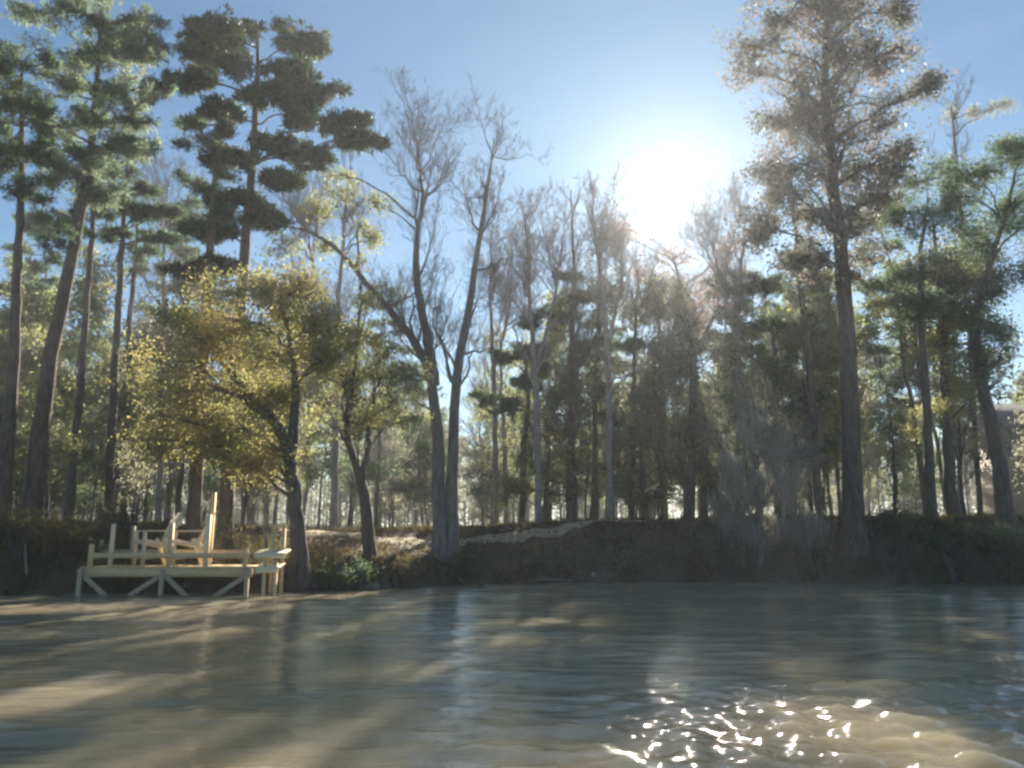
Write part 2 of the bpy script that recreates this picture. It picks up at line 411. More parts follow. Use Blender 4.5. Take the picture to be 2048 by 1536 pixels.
def bare(wood, rng, stems, levels=4, n0=9, ang=0.6, upb=0.25, shrink=0.62, L0=3.0, r0=0.03, tmin=0.3, rmin=0.004):
    """recursive bare branching from stems (list of (n,4) polylines); returns the tips"""
    st, dr, ln, rr = [], [], [], []
    for p in stems:
        n = len(p)
        j = rng.integers(int(n * tmin), n - 1, n0)
        j[-1] = n - 2
        t = unit(p[j + 1, :3] - p[j, :3])
        s = 1 - 0.5 * (j / n)
        st.append(p[j, :3]); dr.append(t); ln.append(L0 * s * rng.uniform(0.6, 1.15, n0)); rr.append(np.minimum(p[j, 3] * 0.7, r0 * 1.5))
    st = np.concatenate(st); dr = np.concatenate(dr); ln = np.concatenate(ln); rr = np.concatenate(rr)
    tips = None
    for lv in range(levels):
        Mn = len(st)
        d = unit(dr + rng.normal(size=(Mn, 3)) * ang + np.array([0, 0, upb]))
        e = st + d * ln[:, None]
        m_ = st + d * ln[:, None] * 0.5 + rng.normal(size=(Mn, 3)) * 0.07 * ln[:, None]
        e2 = e + np.array([0, 0, 0.12]) * ln[:, None] + rng.normal(size=(Mn, 3)) * 0.06 * ln[:, None]
        S = 6 if lv < 2 else 4
        P = bez(st, m_, e2, S)
        P[:, 1:-1] += rng.normal(size=(Mn, S - 2, 3)) * 0.025 * ln[:, None, None]
        re = np.maximum(rr * 0.45, rmin)
        wood.tubes(P, rr[:, None] + (re - rr)[:, None] * np.linspace(0, 1, S)[None], 4 if lv < 2 else 3)
        tips = P[:, -1]
        nc = [5, 5, 4, 3][min(lv, 3)]
        ti = rng.integers(1, S, (Mn, nc)); ti[:, 0] = S - 1
        st = P[np.arange(Mn)[:, None], ti].reshape(-1, 3)
        dr = np.repeat(unit(P[:, -1] - P[:, 1]), nc, 0)
        ln = np.repeat(ln * shrink, nc) * rng.uniform(0.6, 1.15, Mn * nc)
        rr = np.maximum(np.repeat(re, nc) * rng.uniform(0.6, 0.95, Mn * nc), rmin)
    return tips

def px_blobs(rng, Y, spec, split=3, depth=1.0, spread=0.85):
    """clumps given where the photo shows them; each is broken into smaller uneven ones"""
    out = []
    s = m_per_px(Y)
    for gi, b in enumerate(spec):
        cx, cy, rx, ry = b[:4]; n = b[4] if len(b) > 4 else 10
        gc = at(cx, cy, Y + rng.normal() * rx * s * 0.6 * depth)
        for i in range(split):
            a = rng.uniform(0, 6.28); q = math.sqrt(rng.uniform(0, 1)) * spread
            Yb = Y + rng.normal() * rx * s * 0.7 * depth
            c = at(cx + math.cos(a) * q * rx, cy + math.sin(a) * q * ry, Yb)
            f = rng.uniform(0.45, 0.8)
            out.append((c, np.array([rx * s * f, rx * s * f * 0.9, ry * s * f * rng.uniform(0.8, 1.3)]), max(3, int(n * rng.uniform(0.35, 1.25))), gi, gc))
    return out

def px_poly(pts, Y):
    """rows px, py, diameter in px (, depth offset)"""
    out = []
    for p in pts:
        Yp = Y + (p[3] if len(p) > 3 else 0)
        q = at(p[0], p[1], Yp); out.append((*q, p[2] / 2 * m_per_px(Yp)))
    return np.array(out)

def rooted(name, poly):
    """an Empty where the first trunk point meets the ground; extends the trunk to it"""
    x, y, z, r = poly[0]
    g = float(ground(x, y))
    base = np.array([x, y, g])
    if z > g - 0.1:
        poly = np.vstack([[x, y, g - 0.25, r * 1.05], poly])
    return empty(name, base), base, poly

def finish(root, base, wood, crown, bark, leaf, crown_name='crown'):
    wood.build('trunk', bark, root, smooth=True, origin=base)
    if crown is not None and crown.n:
        crown.build(crown_name, leaf, root, origin=base)

def pine(label, trunk, Y, clumps, seed, mat='pine', bark='bark_pine', n=12, w=0.02, L=0.24, group=None, extra=None, split=3, sub=3, spread=0.85, cat='pine tree', name='pine_tree'):
    rng = np.random.default_rng(seed)
    root, base, poly = rooted(name, px_poly(trunk, Y))
    wood, cr = MB(), MB()
    sp = trunk_tube(wood, rng, poly)
    bl = px_blobs(rng, Y, clumps, split, spread=spread)
    tp, td = foliate(wood, rng, sp, bl, 'pine', sub=sub)
    needles(cr, rng, tp, td, n=n, L=L, w=w)
    if extra: bare(wood, rng, [sp], **extra)
    finish(root, base, wood, cr, M[bark], M[mat])
    tag(root, label, cat, group)
    return root

def leafy(label, trunks, Y, clumps, seed, mat='olive', bark='bark_dark', n=9, size=0.1, sig=0.15, split=3, sub=3, extra=None, cat='tree', name='leafy_tree', group=None, n_sides=8, moss=None, flare=True, tipleaf=0, tipfrac=0.6, spread=0.95):
    rng = np.random.default_rng(seed)
    polys = [px_poly(t, Y) for t in trunks]
    root, base, polys[0] = rooted(name, polys[0])
    wood, cr = MB(), MB()
    sps = [trunk_tube(wood, rng, p, k=n_sides, flare=(i == 0 and flare)) for i, p in enumerate(polys)]
    sp = np.concatenate(sps)
    if clumps:
        bl = px_blobs(rng, Y, clumps, split, spread=spread)
        tp, td = foliate(wood, rng, sp, bl, 'leaf', sub=sub)
        leaves(cr, rng, tp, n=n, size=size, sig=sig)
    if extra:
        tips = bare(wood, rng, sps, **extra)
        if tipleaf:
            tips = tips[rng.permutation(len(tips))[:int(len(tips) * tipfrac)]]
            leaves(cr, rng, tips, n=tipleaf, size=size * 1.1, sig=sig)
    finish(root, base, wood, cr, M[bark], M[mat])
    if moss:
        ms = MB(); bl = px_blobs(rng, Y, moss, 4)
        tp, td = foliate(ms, rng, sp, bl, 'leaf', sub=2, twr=0.008)
        ms2 = MB(); strands(ms2, rng, tp, n=5, L=0.8, w=0.014)
        ms2.build('hanging_moss', M['moss'], root, origin=base)
    tag(root, label, cat, group)
    return root

# ------------------------------------------------------------------ trees on the bank (each traced at its own distance)
pine('tall pine leaning in at the left edge of the view with dark bare lower trunk',
     [(2, 1080, 32), (14, 900, 29), (30, 700, 25), (42, 400, 17), (44, 150, 7)], 25.0,
     [(50, 120, 60, 36), (0, 150, 50, 40), (92, 200, 40, 26), (25, 235, 60, 36), (80, 300, 46, 28), (5, 330, 45, 32), (60, 380, 40, 24), (110, 460, 38, 34, 7), (-60, 220, 60, 60), (-50, 60, 60, 40)], 11, split=6, spread=1.2, n=9, sub=2)
pine('very tall pale-needled pine behind the left end of the dock, leaning slightly right',
     [(58, 1080, 42), (72, 930, 38), (103, 700, 33), (140, 530, 28), (172, 380, 22), (193, 200, 15), (200, 60, 10), (204, -90, 4)], 25.4,
     [(95, 28, 46, 26), (170, 30, 70, 45), (265, 40, 50, 36), (200, -50, 70, 40), (150, 105, 60, 26), (240, 100, 60, 28), (300, 90, 30, 24), (120, 170, 46, 26), (90, 250, 50, 30),
      (240, 180, 50, 26), (180, 235, 56, 26), (290, 225, 40, 26), (150, 310, 50, 24), (225, 300, 50, 26), (285, 300, 38, 24), (320, 170, 24, 20), (120, 350, 40, 22), (200, 380, 44, 22)], 12, mat='pine_pale', n=8, split=7, spread=1.25, sub=2)
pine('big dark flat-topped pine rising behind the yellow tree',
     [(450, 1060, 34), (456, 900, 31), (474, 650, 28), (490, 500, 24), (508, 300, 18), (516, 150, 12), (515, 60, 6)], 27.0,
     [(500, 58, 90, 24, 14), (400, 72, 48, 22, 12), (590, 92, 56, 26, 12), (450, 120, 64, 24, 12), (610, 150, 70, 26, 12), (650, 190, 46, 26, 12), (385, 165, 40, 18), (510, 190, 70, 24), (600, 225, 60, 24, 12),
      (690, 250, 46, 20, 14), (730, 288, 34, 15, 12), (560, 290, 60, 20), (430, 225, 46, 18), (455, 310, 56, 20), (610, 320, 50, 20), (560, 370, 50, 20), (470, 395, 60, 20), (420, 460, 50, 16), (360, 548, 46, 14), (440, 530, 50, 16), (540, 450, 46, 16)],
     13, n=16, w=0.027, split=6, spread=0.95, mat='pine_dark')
pine('straight dark pine trunk standing just left of the flat-topped pine',
     [(388, 1060, 31), (394, 900, 29), (410, 650, 24), (424, 450, 18), (434, 300, 11), (440, 220, 5)], 26.0,
     [(400, 300, 44, 22), (370, 250, 40, 20), (450, 260, 36, 20), (380, 370, 50, 20), (440, 350, 40, 18), (400, 450, 46, 18), (455, 430, 34, 16)], 14, n=9)
pine('slim leaning pine with scattered clumps between the tall pale pine and the forked thin pine',
     [(138, 1045, 18), (158, 800, 17), (180, 520, 14), (190, 380, 9), (196, 300, 5)], 33.0,
     [(170, 400, 36, 22, 7), (215, 430, 34, 20, 7), (180, 470, 40, 18, 6), (140, 440, 30, 18, 6), (200, 340, 30, 20, 7)], 15)
pine('thin dark pine with heavy needle clumps on its right side, left of the flat-topped pine',
     [(214, 1045, 19), (232, 700, 17), (242, 520, 14), (250, 380, 9), (254, 320, 5)], 31.0,
     [(240, 400, 46, 20), (295, 428, 44, 18), (335, 482, 34, 16), (222, 466, 38, 16), (280, 500, 40, 16), (300, 378, 30, 14), (240, 345, 34, 16), (330, 430, 30, 12)], 16, split=5, spread=1.15, n=9, sub=2)
pine('thin crooked pine close to the right of the thin dark pine', [(248, 1040, 14), (256, 800, 13), (262, 600, 12), (276, 480, 8), (270, 380, 4)], 36.0,
     [(280, 540, 30, 12, 6), (300, 470, 30, 16, 6), (250, 420, 30, 14, 6)], 17)
leafy('yellow and olive leafed tree with dark trunk bent over the dock', [
     [(603, 1178, 52), (600, 1120, 42), (596, 1060, 36), (585, 960, 30), (572, 880, 26), (545, 838, 26), (505, 795, 19), (455, 740, 12), (420, 690, 7)],
     [(580, 930, 24), (588, 850, 20), (592, 760, 15), (575, 660, 9), (560, 590, 5)]], 23.6,
     [(480, 572, 70, 26), (590, 580, 66, 36), (385, 632, 56, 26), (500, 640, 90, 36), (625, 650, 42, 40), (420, 690, 90, 36), (550, 705, 80, 36), (335, 725, 66, 40), (440, 775, 100, 36), (315, 790, 46, 36, 6), (640, 720, 36, 30),
      (380, 835, 90, 32), (480, 850, 60, 26), (515, 915, 50, 28), (440, 890, 54, 22), (560, 790, 50, 30), (330, 880, 50, 24), (590, 630, 50, 40)],
     21, mat='yellow', bark='bark_dark', n=9, size=0.09, sig=0.28, split=7, spread=1.05, cat='tree', name='yellow_tree')
leafy('bare forked tree with tall upright stems and a long limb reaching left', [
     [(884, 1165, 44), (880, 1080, 35), (876, 950, 29), (872, 800, 25), (852, 712, 21), (800, 645, 19), (745, 580, 15), (690, 510, 12), (640, 468, 9), (590, 448, 6), (540, 452, 3)],
     [(868, 770, 24), (858, 690, 20), (842, 610, 17), (830, 540, 15), (833, 470, 12), (848, 400, 8), (840, 330, 5), (828, 270, 3)],
     [(908, 1160, 28), (903, 1020, 24), (905, 860, 20), (915, 740, 20), (935, 640, 16), (950, 540, 13), (966, 440, 9), (976, 360, 6), (988, 280, 3)]], 27.6,
     [(700, 395, 50, 28, 8), (762, 408, 34, 20, 7), (625, 430, 54, 34, 8), (745, 470, 30, 26, 6), (660, 500, 40, 24, 6), (690, 350, 40, 20, 6), (570, 500, 40, 20, 5)],
     22, mat='olive', bark='bark_grey', n=7, size=0.1, split=3,
     extra=dict(levels=5, n0=15, ang=0.62, upb=0.2, L0=2.6, r0=0.035, tmin=0.36, rmin=0.004), name='bare_tree')
leafy('slender crooked tree with sparse yellow-green leaves left of the bare forked tree', [
     [(742, 1130, 30), (732, 1020, 26), (724, 960, 22), (703, 905, 16), (690, 862, 14), (704, 780, 11), (714, 680, 8), (724, 560, 4)],
     [(724, 960, 14), (736, 900, 10), (742, 830, 6), (750, 780, 3)]], 26.0,
     [(740, 665, 46, 18, 8), (655, 745, 50, 26, 8), (700, 765, 44, 24, 8), (765, 760, 50, 34, 8), (800, 835, 50, 26, 8), (640, 830, 44, 24, 7), (720, 835, 44, 20, 7), (820, 760, 34, 30, 7), (680, 690, 44, 18, 7), (730, 600, 40, 24, 5)],
     23, mat='olive', n=7, size=0.09, name='slender_tree', extra=dict(levels=4, n0=9, ang=0.6, upb=0.3, L0=1.8, r0=0.02, tmin=0.3, rmin=0.005), tipleaf=3, tipfrac=.5)
pine('green pine with wide layered branches in the middle of the view', [(1140, 1045, 20), (1142, 850, 18), (1145, 650, 14), (1148, 520, 8), (1142, 380, 3)], 36.0,
     [(1010, 815, 56, 15), (1085, 785, 56, 18), (1150, 805, 56, 16), (1220, 775, 40, 16), (1080, 705, 60, 18), (1180, 690, 56, 18), (1115, 630, 46, 18), (1050, 650, 36, 16), (1170, 590, 36, 16), (1230, 835, 30, 16), (1255, 700, 40, 18), (1130, 550, 34, 14, 6)],
     24, n=14, extra=dict(levels=3, n0=10, ang=0.5, upb=0.4, L0=2.4, r0=0.02, tmin=0.6, rmin=0.006))
pine('short dark pine left of the layered green pine', [(1044, 1040, 17), (1046, 900, 15), (1058, 820, 11), (1050, 700, 6)], 38.0,
     [(1040, 760, 44, 20), (1000, 720, 30, 16), (1080, 740, 30, 16), (960, 800, 30, 14, 6), (1050, 690, 30, 16)], 25)
leafy('thin pole tree with a twiggy mauve top right of the layered pine', [[(1186, 1040, 14), (1190, 850, 12), (1196, 650, 9), (1200, 520, 6), (1206, 420, 3)]], 40.0,
     [(1215, 480, 40, 26, 6), (1240, 560, 44, 26, 6), (1190, 620, 30, 24, 5), (1280, 640, 40, 28, 7)], 26, mat='mauve', n=6, extra=dict(levels=4, n0=12, ang=0.5, upb=0.35, L0=2.4, r0=0.02, tmin=0.4, rmin=0.006), tipleaf=3, name='pole_tree')
leafy('rusty red leafed tree under the sun', [[(1405, 1045, 22), (1400, 850, 19), (1385, 700, 15), (1368, 600, 10), (1345, 510, 4)], [(1385, 720, 10), (1425, 640, 7), (1450, 560, 3)]], 44.0,
     [(1255, 480, 40, 22, 4), (1310, 520, 46, 26, 4), (1466, 500, 26, 24, 4), (1375, 590, 66, 30), (1300, 575, 50, 30), (1440, 600, 44, 34), (1375, 650, 64, 36), (1330, 620, 50, 34), (1410, 700, 50, 40), (1235, 455, 26, 16, 4), (1420, 560, 40, 20, 4)], 27, mat='rust', n=5, size=0.12, sig=0.26, split=5, spread=1.2,
     extra=dict(levels=4, n0=8, ang=0.6, upb=0.1, L0=2.2, r0=0.03, tmin=0.5, rmin=0.007), tipleaf=2, name='rusty_tree')
leafy('narrow grey-green leafy tree below the rusty red tree', [[(1378, 1045, 26), (1384, 900, 22), (1386, 760, 15), (1380, 650, 7)]], 31.5,
     [(1370, 650, 46, 40, 12), (1395, 720, 54, 44, 12), (1400, 800, 50, 44, 12), (1350, 770, 40, 36), (1370, 870, 56, 36, 12), (1425, 880, 40, 36), (1320, 900, 40, 34), (1350, 690, 40, 30)], 28, mat='grey_leaf', n=5, size=0.09, sig=0.22, split=4, spread=1.15, name='narrow_tree')
leafy('tallest tree with massive dark trunk and airy green and mauve crown right of the sun', [[(1714, 1150, 66), (1708, 1080, 52), (1702, 900, 44), (1697, 700, 40), (1686, 560, 36), (1672, 430, 31), (1660, 300, 26), (1648, 150, 19), (1655, 0, 13), (1660, -130, 5)]], 29.0,
     [(1540, 35, 44, 34), (1500, 85, 36, 26), (1620, 20, 54, 34), (1720, 40, 60, 34), (1800, 20, 34, 26), (1570, 140, 54, 28), (1490, 145, 34, 20, 6), (1700, 110, 44, 22), (1760, 110, 44, 26), (1600, 215, 44, 26), (1740, 195, 54, 34), (1830, 172, 36, 16),
      (1760, 255, 60, 34), (1570, 255, 44, 26), (1800, 305, 44, 34), (1720, 335, 54, 34), (1590, 330, 54, 34), (1535, 365, 44, 34), (1620, 415, 54, 28), (1780, 385, 50, 34), (1600, 500, 54, 34), (1660, 530, 60, 26), (1530, 450, 44, 34), (1740, 450, 44, 26), (1640, -60, 80, 50), (1740, -70, 70, 40), (1560, -60, 50, 40)],
     29, mat='mauve', n=4, size=0.14, sig=0.22, split=6, spread=1.35, extra=dict(levels=4, n0=34, ang=0.75, upb=0.12, L0=3.0, r0=0.045, tmin=0.4, rmin=0.006), tipleaf=4, tipfrac=.5, name='tall_tree', cat='tree')
pine('blue-green pine half hidden behind the massive dark trunk on its left side', [(1640, 1045, 20), (1625, 800, 18), (1600, 560, 14), (1585, 400, 8), (1580, 330, 4)], 33.0,
     [(1560, 390, 44, 24), (1620, 440, 40, 24), (1540, 460, 40, 24), (1600, 500, 46, 22), (1530, 560, 50, 22), (1610, 570, 44, 20), (1570, 340, 30, 20)], 30, n=12)
leafy('pale olive tree with dark green top standing right of the massive trunk', [[(1862, 1045, 24), (1855, 850, 20), (1842, 650, 16), (1840, 500, 11), (1856, 400, 6)]], 29.8,
     [(1880, 425, 76, 32), (1905, 495, 66, 40), (1830, 540, 56, 32), (1950, 560, 44, 32), (1850, 615, 44, 24), (1800, 450, 50, 34), (1860, 350, 50, 26), (1780, 560, 40, 24, 6)], 31, mat='green', n=6, split=5, spread=1.25, sig=0.2, name='olive_topped_tree')
leafy('leaning dark tree at the right edge with a heavy round crown', [[(2012, 1045, 38), (1995, 900, 31), (1962, 760, 26), (1945, 660, 22), (1975, 540, 16), (2015, 420, 10), (2030, 340, 6)]], 29.2,
     [(2010, 315, 54, 28, 12), (1955, 360, 46, 26, 12), (2045, 390, 44, 34, 12), (2000, 440, 54, 28), (2045, 520, 40, 34), (1900, 380, 36, 24), (1945, 620, 44, 24), (1990, 655, 30, 20), (2090, 330, 50, 50), (2080, 450, 50, 50), (1960, 480, 44, 30), (2040, 290, 40, 20, 12), (1920, 450, 50, 36), (2000, 580, 50, 40), (1900, 620, 44, 30), (1980, 720, 40, 30, 7)], 32, mat='green', n=6, split=5, spread=1.2, sig=0.2, name='round_crowned_tree')
leafy('thin dark tree between the olive tree and the leaning tree', [[(1906, 1045, 30), (1892, 850, 22), (1884, 650, 17), (1872, 500, 9), (1865, 430, 5)]], 30.5,
     [(1790, 600, 34, 18, 6), (1900, 560, 46, 28), (1925, 640, 40, 24), (1870, 690, 36, 16, 6), (1910, 780, 34, 20, 6), (1880, 820, 34, 24, 7)], 33, mat='olive', n=8, split=6, spread=1.3, tipleaf=5, tipfrac=1, name='thin_tree', extra=dict(levels=3, n0=10, ang=0.6, upb=0.2, L0=1.8, r0=0.025, tmin=0.3, rmin=0.006))
leafy('thin bare tree with a faint leafy tip showing above the right woods', [[(1960, 1040, 12), (1940, 700, 11), (1926, 480, 9), (1914, 320, 7), (1902, 210, 4)]], 38.0,
     [(1960, 220, 36, 12, 6), (2000, 210, 26, 12, 6), (1910, 230, 24, 14, 4)], 34, mat='grey_leaf', n=6, name='bare_tree', extra=dict(levels=4, n0=12, ang=0.45, upb=0.35, L0=2.6, r0=0.02, tmin=0.5, rmin=0.006))
BX = dict(levels=5, n0=14, ang=0.6, upb=0.25, L0=2.7, r0=0.028, tmin=0.35, rmin=0.0045)
def bare_tall(label, pts, Y, seed, **kw):
    e = dict(BX); e.update(kw)
    leafy(label, pts, Y, [], seed, bark='twig_grey', name='bare_tree', cat='bare tree', extra=e)
bare_tall('tall leafless tree with a fine twiggy crown just left of the sun', [[(1222, 1045, 17), (1218, 800, 14), (1208, 600, 10), (1192, 490, 7), (1182, 410, 4)], [(1214, 700, 9), (1240, 580, 6), (1244, 500, 3)]], 33.5, 61, L0=2.2)
bare_tall('tall leafless tree under the right rim of the sun glow', [[(1330, 1045, 17), (1326, 800, 14), (1318, 640, 10), (1302, 580, 6), (1296, 540, 3)], [(1322, 720, 9), (1352, 650, 6), (1370, 600, 3)]], 42.0, 62, L0=2.0, levels=4)
bare_tall('leafless tree with a spreading pale crown in the centre of the view', [[(1078, 1045, 18), (1074, 820, 14), (1062, 640, 10), (1056, 500, 6), (1050, 430, 3)], [(1070, 740, 9), (1110, 600, 6), (1126, 470, 3)]], 34.0, 63)
bare_tall('leafless tree with twigs filling the gap right of the big flat-topped pine', [[(668, 1045, 18), (672, 820, 15), (676, 600, 11), (690, 430, 7), (694, 340, 3)], [(674, 700, 9), (630, 560, 6), (612, 440, 3)]], 33.0, 64)
bare_tall('leafless tree with thin crown between the moss-draped tree and the massive trunk', [[(1476, 1045, 16), (1480, 820, 13), (1474, 640, 10), (1486, 500, 6), (1492, 420, 3)], [(1478, 700, 8), (1440, 560, 5), (1420, 480, 3)]], 35.5, 65)
bare_tall('leafless tree behind the two tall pines at the left', [[(318, 1045, 15), (322, 820, 12), (326, 600, 9), (330, 450, 5), (334, 360, 3)]], 35.0, 66, n0=20)
bare_tall('slim leafless tree just right of the bare forked tree', [[(992, 1045, 14), (990, 850, 12), (984, 680, 9), (980, 560, 5), (984, 470, 3)], [(988, 740, 7), (1016, 640, 5), (1024, 560, 3)]], 40.0, 67)
leafy('thin olive-leafed tree in the open gap right of the bare forked tree', [[(1012, 1045, 13), (1010, 900, 11), (1004, 780, 8), (1000, 700, 4)]], 52.0,
     [(1000, 740, 40, 34, 6), (1030, 800, 40, 34, 6), (975, 820, 40, 34, 6), (1010, 880, 46, 34, 6), (960, 900, 36, 30, 6), (1000, 680, 26, 24, 5)], 68, mat='olive', n=6, size=0.12, sig=0.2, split=4, name='slender_tree', extra=dict(levels=4, n0=12, ang=0.6, upb=0.2, L0=2.0, r0=0.02, tmin=0.3, rmin=0.007), tipleaf=3)
leafy('shaggy grey moss-draped tree hanging over the water left of the massive trunk', [[(1520, 1110, 15), (1516, 1020, 13), (1500, 880, 10), (1490, 770, 6)], [(1516, 1030, 10), (1570, 930, 7), (1600, 860, 4)], [(1518, 1060, 9), (1460, 950, 6), (1440, 870, 3)]], 28.9,
     [(1450, 850, 44, 30, 6), (1560, 850, 50, 30, 6), (1500, 800, 40, 26, 6)], 35, mat='grey_leaf', bark='bark_grey', n=7, name='moss_draped_tree',
     moss=[(1500, 830, 60, 40, 6), (1450, 920, 44, 44, 7), (1540, 900, 50, 44, 7), (1500, 970, 60, 44, 7), (1590, 980, 44, 40, 6), (1480, 1030, 40, 30, 5), (1570, 1040, 50, 30, 5), (1440, 1000, 26, 30, 5), (1520, 860, 60, 40, 7), (1600, 900, 40, 50, 6), (1540, 960, 70, 50, 7), (1500, 1060, 50, 36, 5), (1610, 1040, 40, 30, 5)],
     extra=dict(levels=3, n0=8, ang=0.8, upb=0.0, L0=1.6, r0=0.03, tmin=0.3, rmin=0.006))
leafy('bushy green tree behind the moss-draped tree', [[(1556, 1045, 19), (1552, 800, 15), (1546, 640, 9)]], 33.5,
     [(1500, 650, 50, 34), (1590, 650, 44, 30), (1540, 730, 50, 34), (1630, 790, 44, 28), (1580, 830, 44, 28), (1640, 900, 36, 36), (1490, 780, 44, 34), (1450, 700, 36, 30)], 36, mat='green', n=8, name='bushy_tree')
leafy('low grey-green tree filling the gap left of the rusty tree, below the layered pine', [[(1290, 1045, 16), (1286, 950, 13), (1280, 860, 7)]], 34.5,
     [(1250, 880, 44, 34), (1300, 850, 44, 34), (1330, 930, 40, 40), (1240, 950, 40, 36), (1290, 980, 50, 30), (1280, 790, 34, 34)], 51, mat='grey_leaf', n=8, size=0.11, split=4, name='low_tree')
leafy('low dark green tree between the rusty tree and the moss-draped tree', [[(1455, 1045, 15), (1450, 950, 12), (1456, 850, 7)]], 33.0,
     [(1430, 940, 40, 34), (1480, 900, 40, 34), (1450, 990, 46, 30), (1500, 960, 36, 40), (1460, 830, 36, 30)], 52, mat='green', n=8, size=0.11, split=4, name='low_tree')
leafy('low olive tree under the short dark pine', [[(1090, 1045, 14), (1094, 950, 11), (1100, 880, 6)]], 35.5,
     [(1060, 930, 40, 34), (1120, 900, 40, 34), (1090, 980, 50, 30), (1160, 960, 40, 34), (1020, 980, 36, 30)], 53, mat='olive', n=7, size=0.11, split=4, name='low_tree')
leafy('tall thin-leaved tree with pale foliage between the layered pine and the rusty tree', [[(1262, 1045, 13), (1266, 800, 11), (1272, 650, 7), (1276, 540, 4)]], 37.0,
     [(1280, 620, 50, 40, 8), (1240, 720, 50, 40, 8), (1300, 740, 44, 40, 8), (1270, 820, 50, 34, 8), (1320, 660, 34, 34, 6)], 54, mat='grey_leaf', n=6, size=0.1, split=4, name='slender_tree', extra=dict(levels=4, n0=12, ang=0.55, upb=0.3, L0=2.2, r0=0.02, tmin=0.35, rmin=0.006))
leafy('small yellow-olive sapling just right of the massive trunk', [[(1792, 1045, 10), (1790, 950, 8), (1782, 840, 4)]], 32.0,
     [(1790, 900, 40, 40, 8), (1752, 850, 30, 30, 6), (1810, 850, 30, 30, 6), (1740, 640, 26, 60, 6)], 37, mat='olive', n=8, name='sapling')
leafy('pale olive sapling between the two leftmost pines', [[(92, 1045, 10), (95, 900, 8), (96, 760, 4)]], 30.0,
     [(95, 770, 34, 34, 8), (70, 850, 36, 34, 7), (125, 880, 36, 34, 7), (90, 940, 40, 24, 6), (40, 540, 24, 40, 5)], 38, mat='olive', n=8, name='sapling')
leafy('short pale-stemmed sapling standing behind the right end of the dock', [[(532, 1100, 8), (531, 1000, 7), (528, 900, 4)]], 25.5,
     [(525, 880, 16, 10, 3)], 39, mat='olive', bark='bark_grey', n=4, name='sapling', flare=False)

# ------------------------------------------------------------------ the woods behind: a few kinds, copied
def proto(name, label, cat, group, seed, H, kind, mat, bark, r, dens=1.0, twin=False):
    rng = np.random.default_rng(seed)
    root = empty(name, (0, 0, 0)); wood, cr = MB(), MB()
    lean = rng.normal(size=2) * 0.025 * H
    t = np.linspace(0, 1, 7)
    poly = np.stack([lean[0] * t ** 1.5 + 0.12 * rng.normal(size=7) * (t > 0), lean[1] * t ** 1.5 + 0.12 * rng.normal(size=7) * (t > 0), -0.4 + (H + 0.4) * t, r * (1 - 0.82 * t)], 1)
    sp = trunk_tube(wood, rng, poly, k=7, n=18)
    if kind == 'pine':
        bl = []
        for i in range(int(26 * dens)):
            q = rng.uniform(0.5, 1.0); R = H * 0.17 * (1.15 - q) / 0.55 + 0.25
            a = rng.uniform(0, 6.28); d = R * rng.uniform(0.3, 1.0)
            bl.append((np.array([lean[0] * q + math.cos(a) * d, lean[1] * q + math.sin(a) * d, H * q + 0.3]), np.array([0.9, 0.9, 0.4]) * rng.uniform(0.6, 1.25), 9))
        tp, td = foliate(wood, rng, sp, bl, 'pine', twr=0.01, sub=2)
        needles(cr, rng, tp, td, n=8, L=0.3, w=0.032)
    elif kind == 'bare':
        bare(wood, rng, [sp], levels=4, n0=22, ang=0.55, upb=0.35, L0=H * 0.2, r0=0.03, tmin=0.25, rmin=0.008)
    elif kind == 'bushy':
        bl = []
        for i in range(int(24 * dens)):
            q = rng.uniform(0.22, 1.0); R = H * 0.22 * math.sin(min(q * 1.1, 1) * 3.0) + 0.3
            a = rng.uniform(0, 6.28); d = R * rng.uniform(0.2, 1.0)
            bl.append((np.array([math.cos(a) * d, math.sin(a) * d, H * q]), np.array([0.8, 0.8, 0.55]) * rng.uniform(0.6, 1.2), 8))
        tp, td = foliate(wood, rng, sp, bl, 'leaf', twr=0.009, sub=2)
        leaves(cr, rng, tp, n=7, size=0.15, sig=0.2)
    elif kind == 'airy':
        tips = bare(wood, rng, [sp], levels=4, n0=14, ang=0.65, upb=0.2, L0=H * 0.22, r0=0.025, tmin=0.18, rmin=0.007)
        k = rng.permutation(len(tips))[:1700]
        leaves(cr, rng, tips[k], n=5, size=0.16, sig=0.2)
    wood.build('trunk', M[bark], root, smooth=True)
    if cr.n: cr.build('crown', M[mat], root)
    tag(root, label, cat, group)
    return root

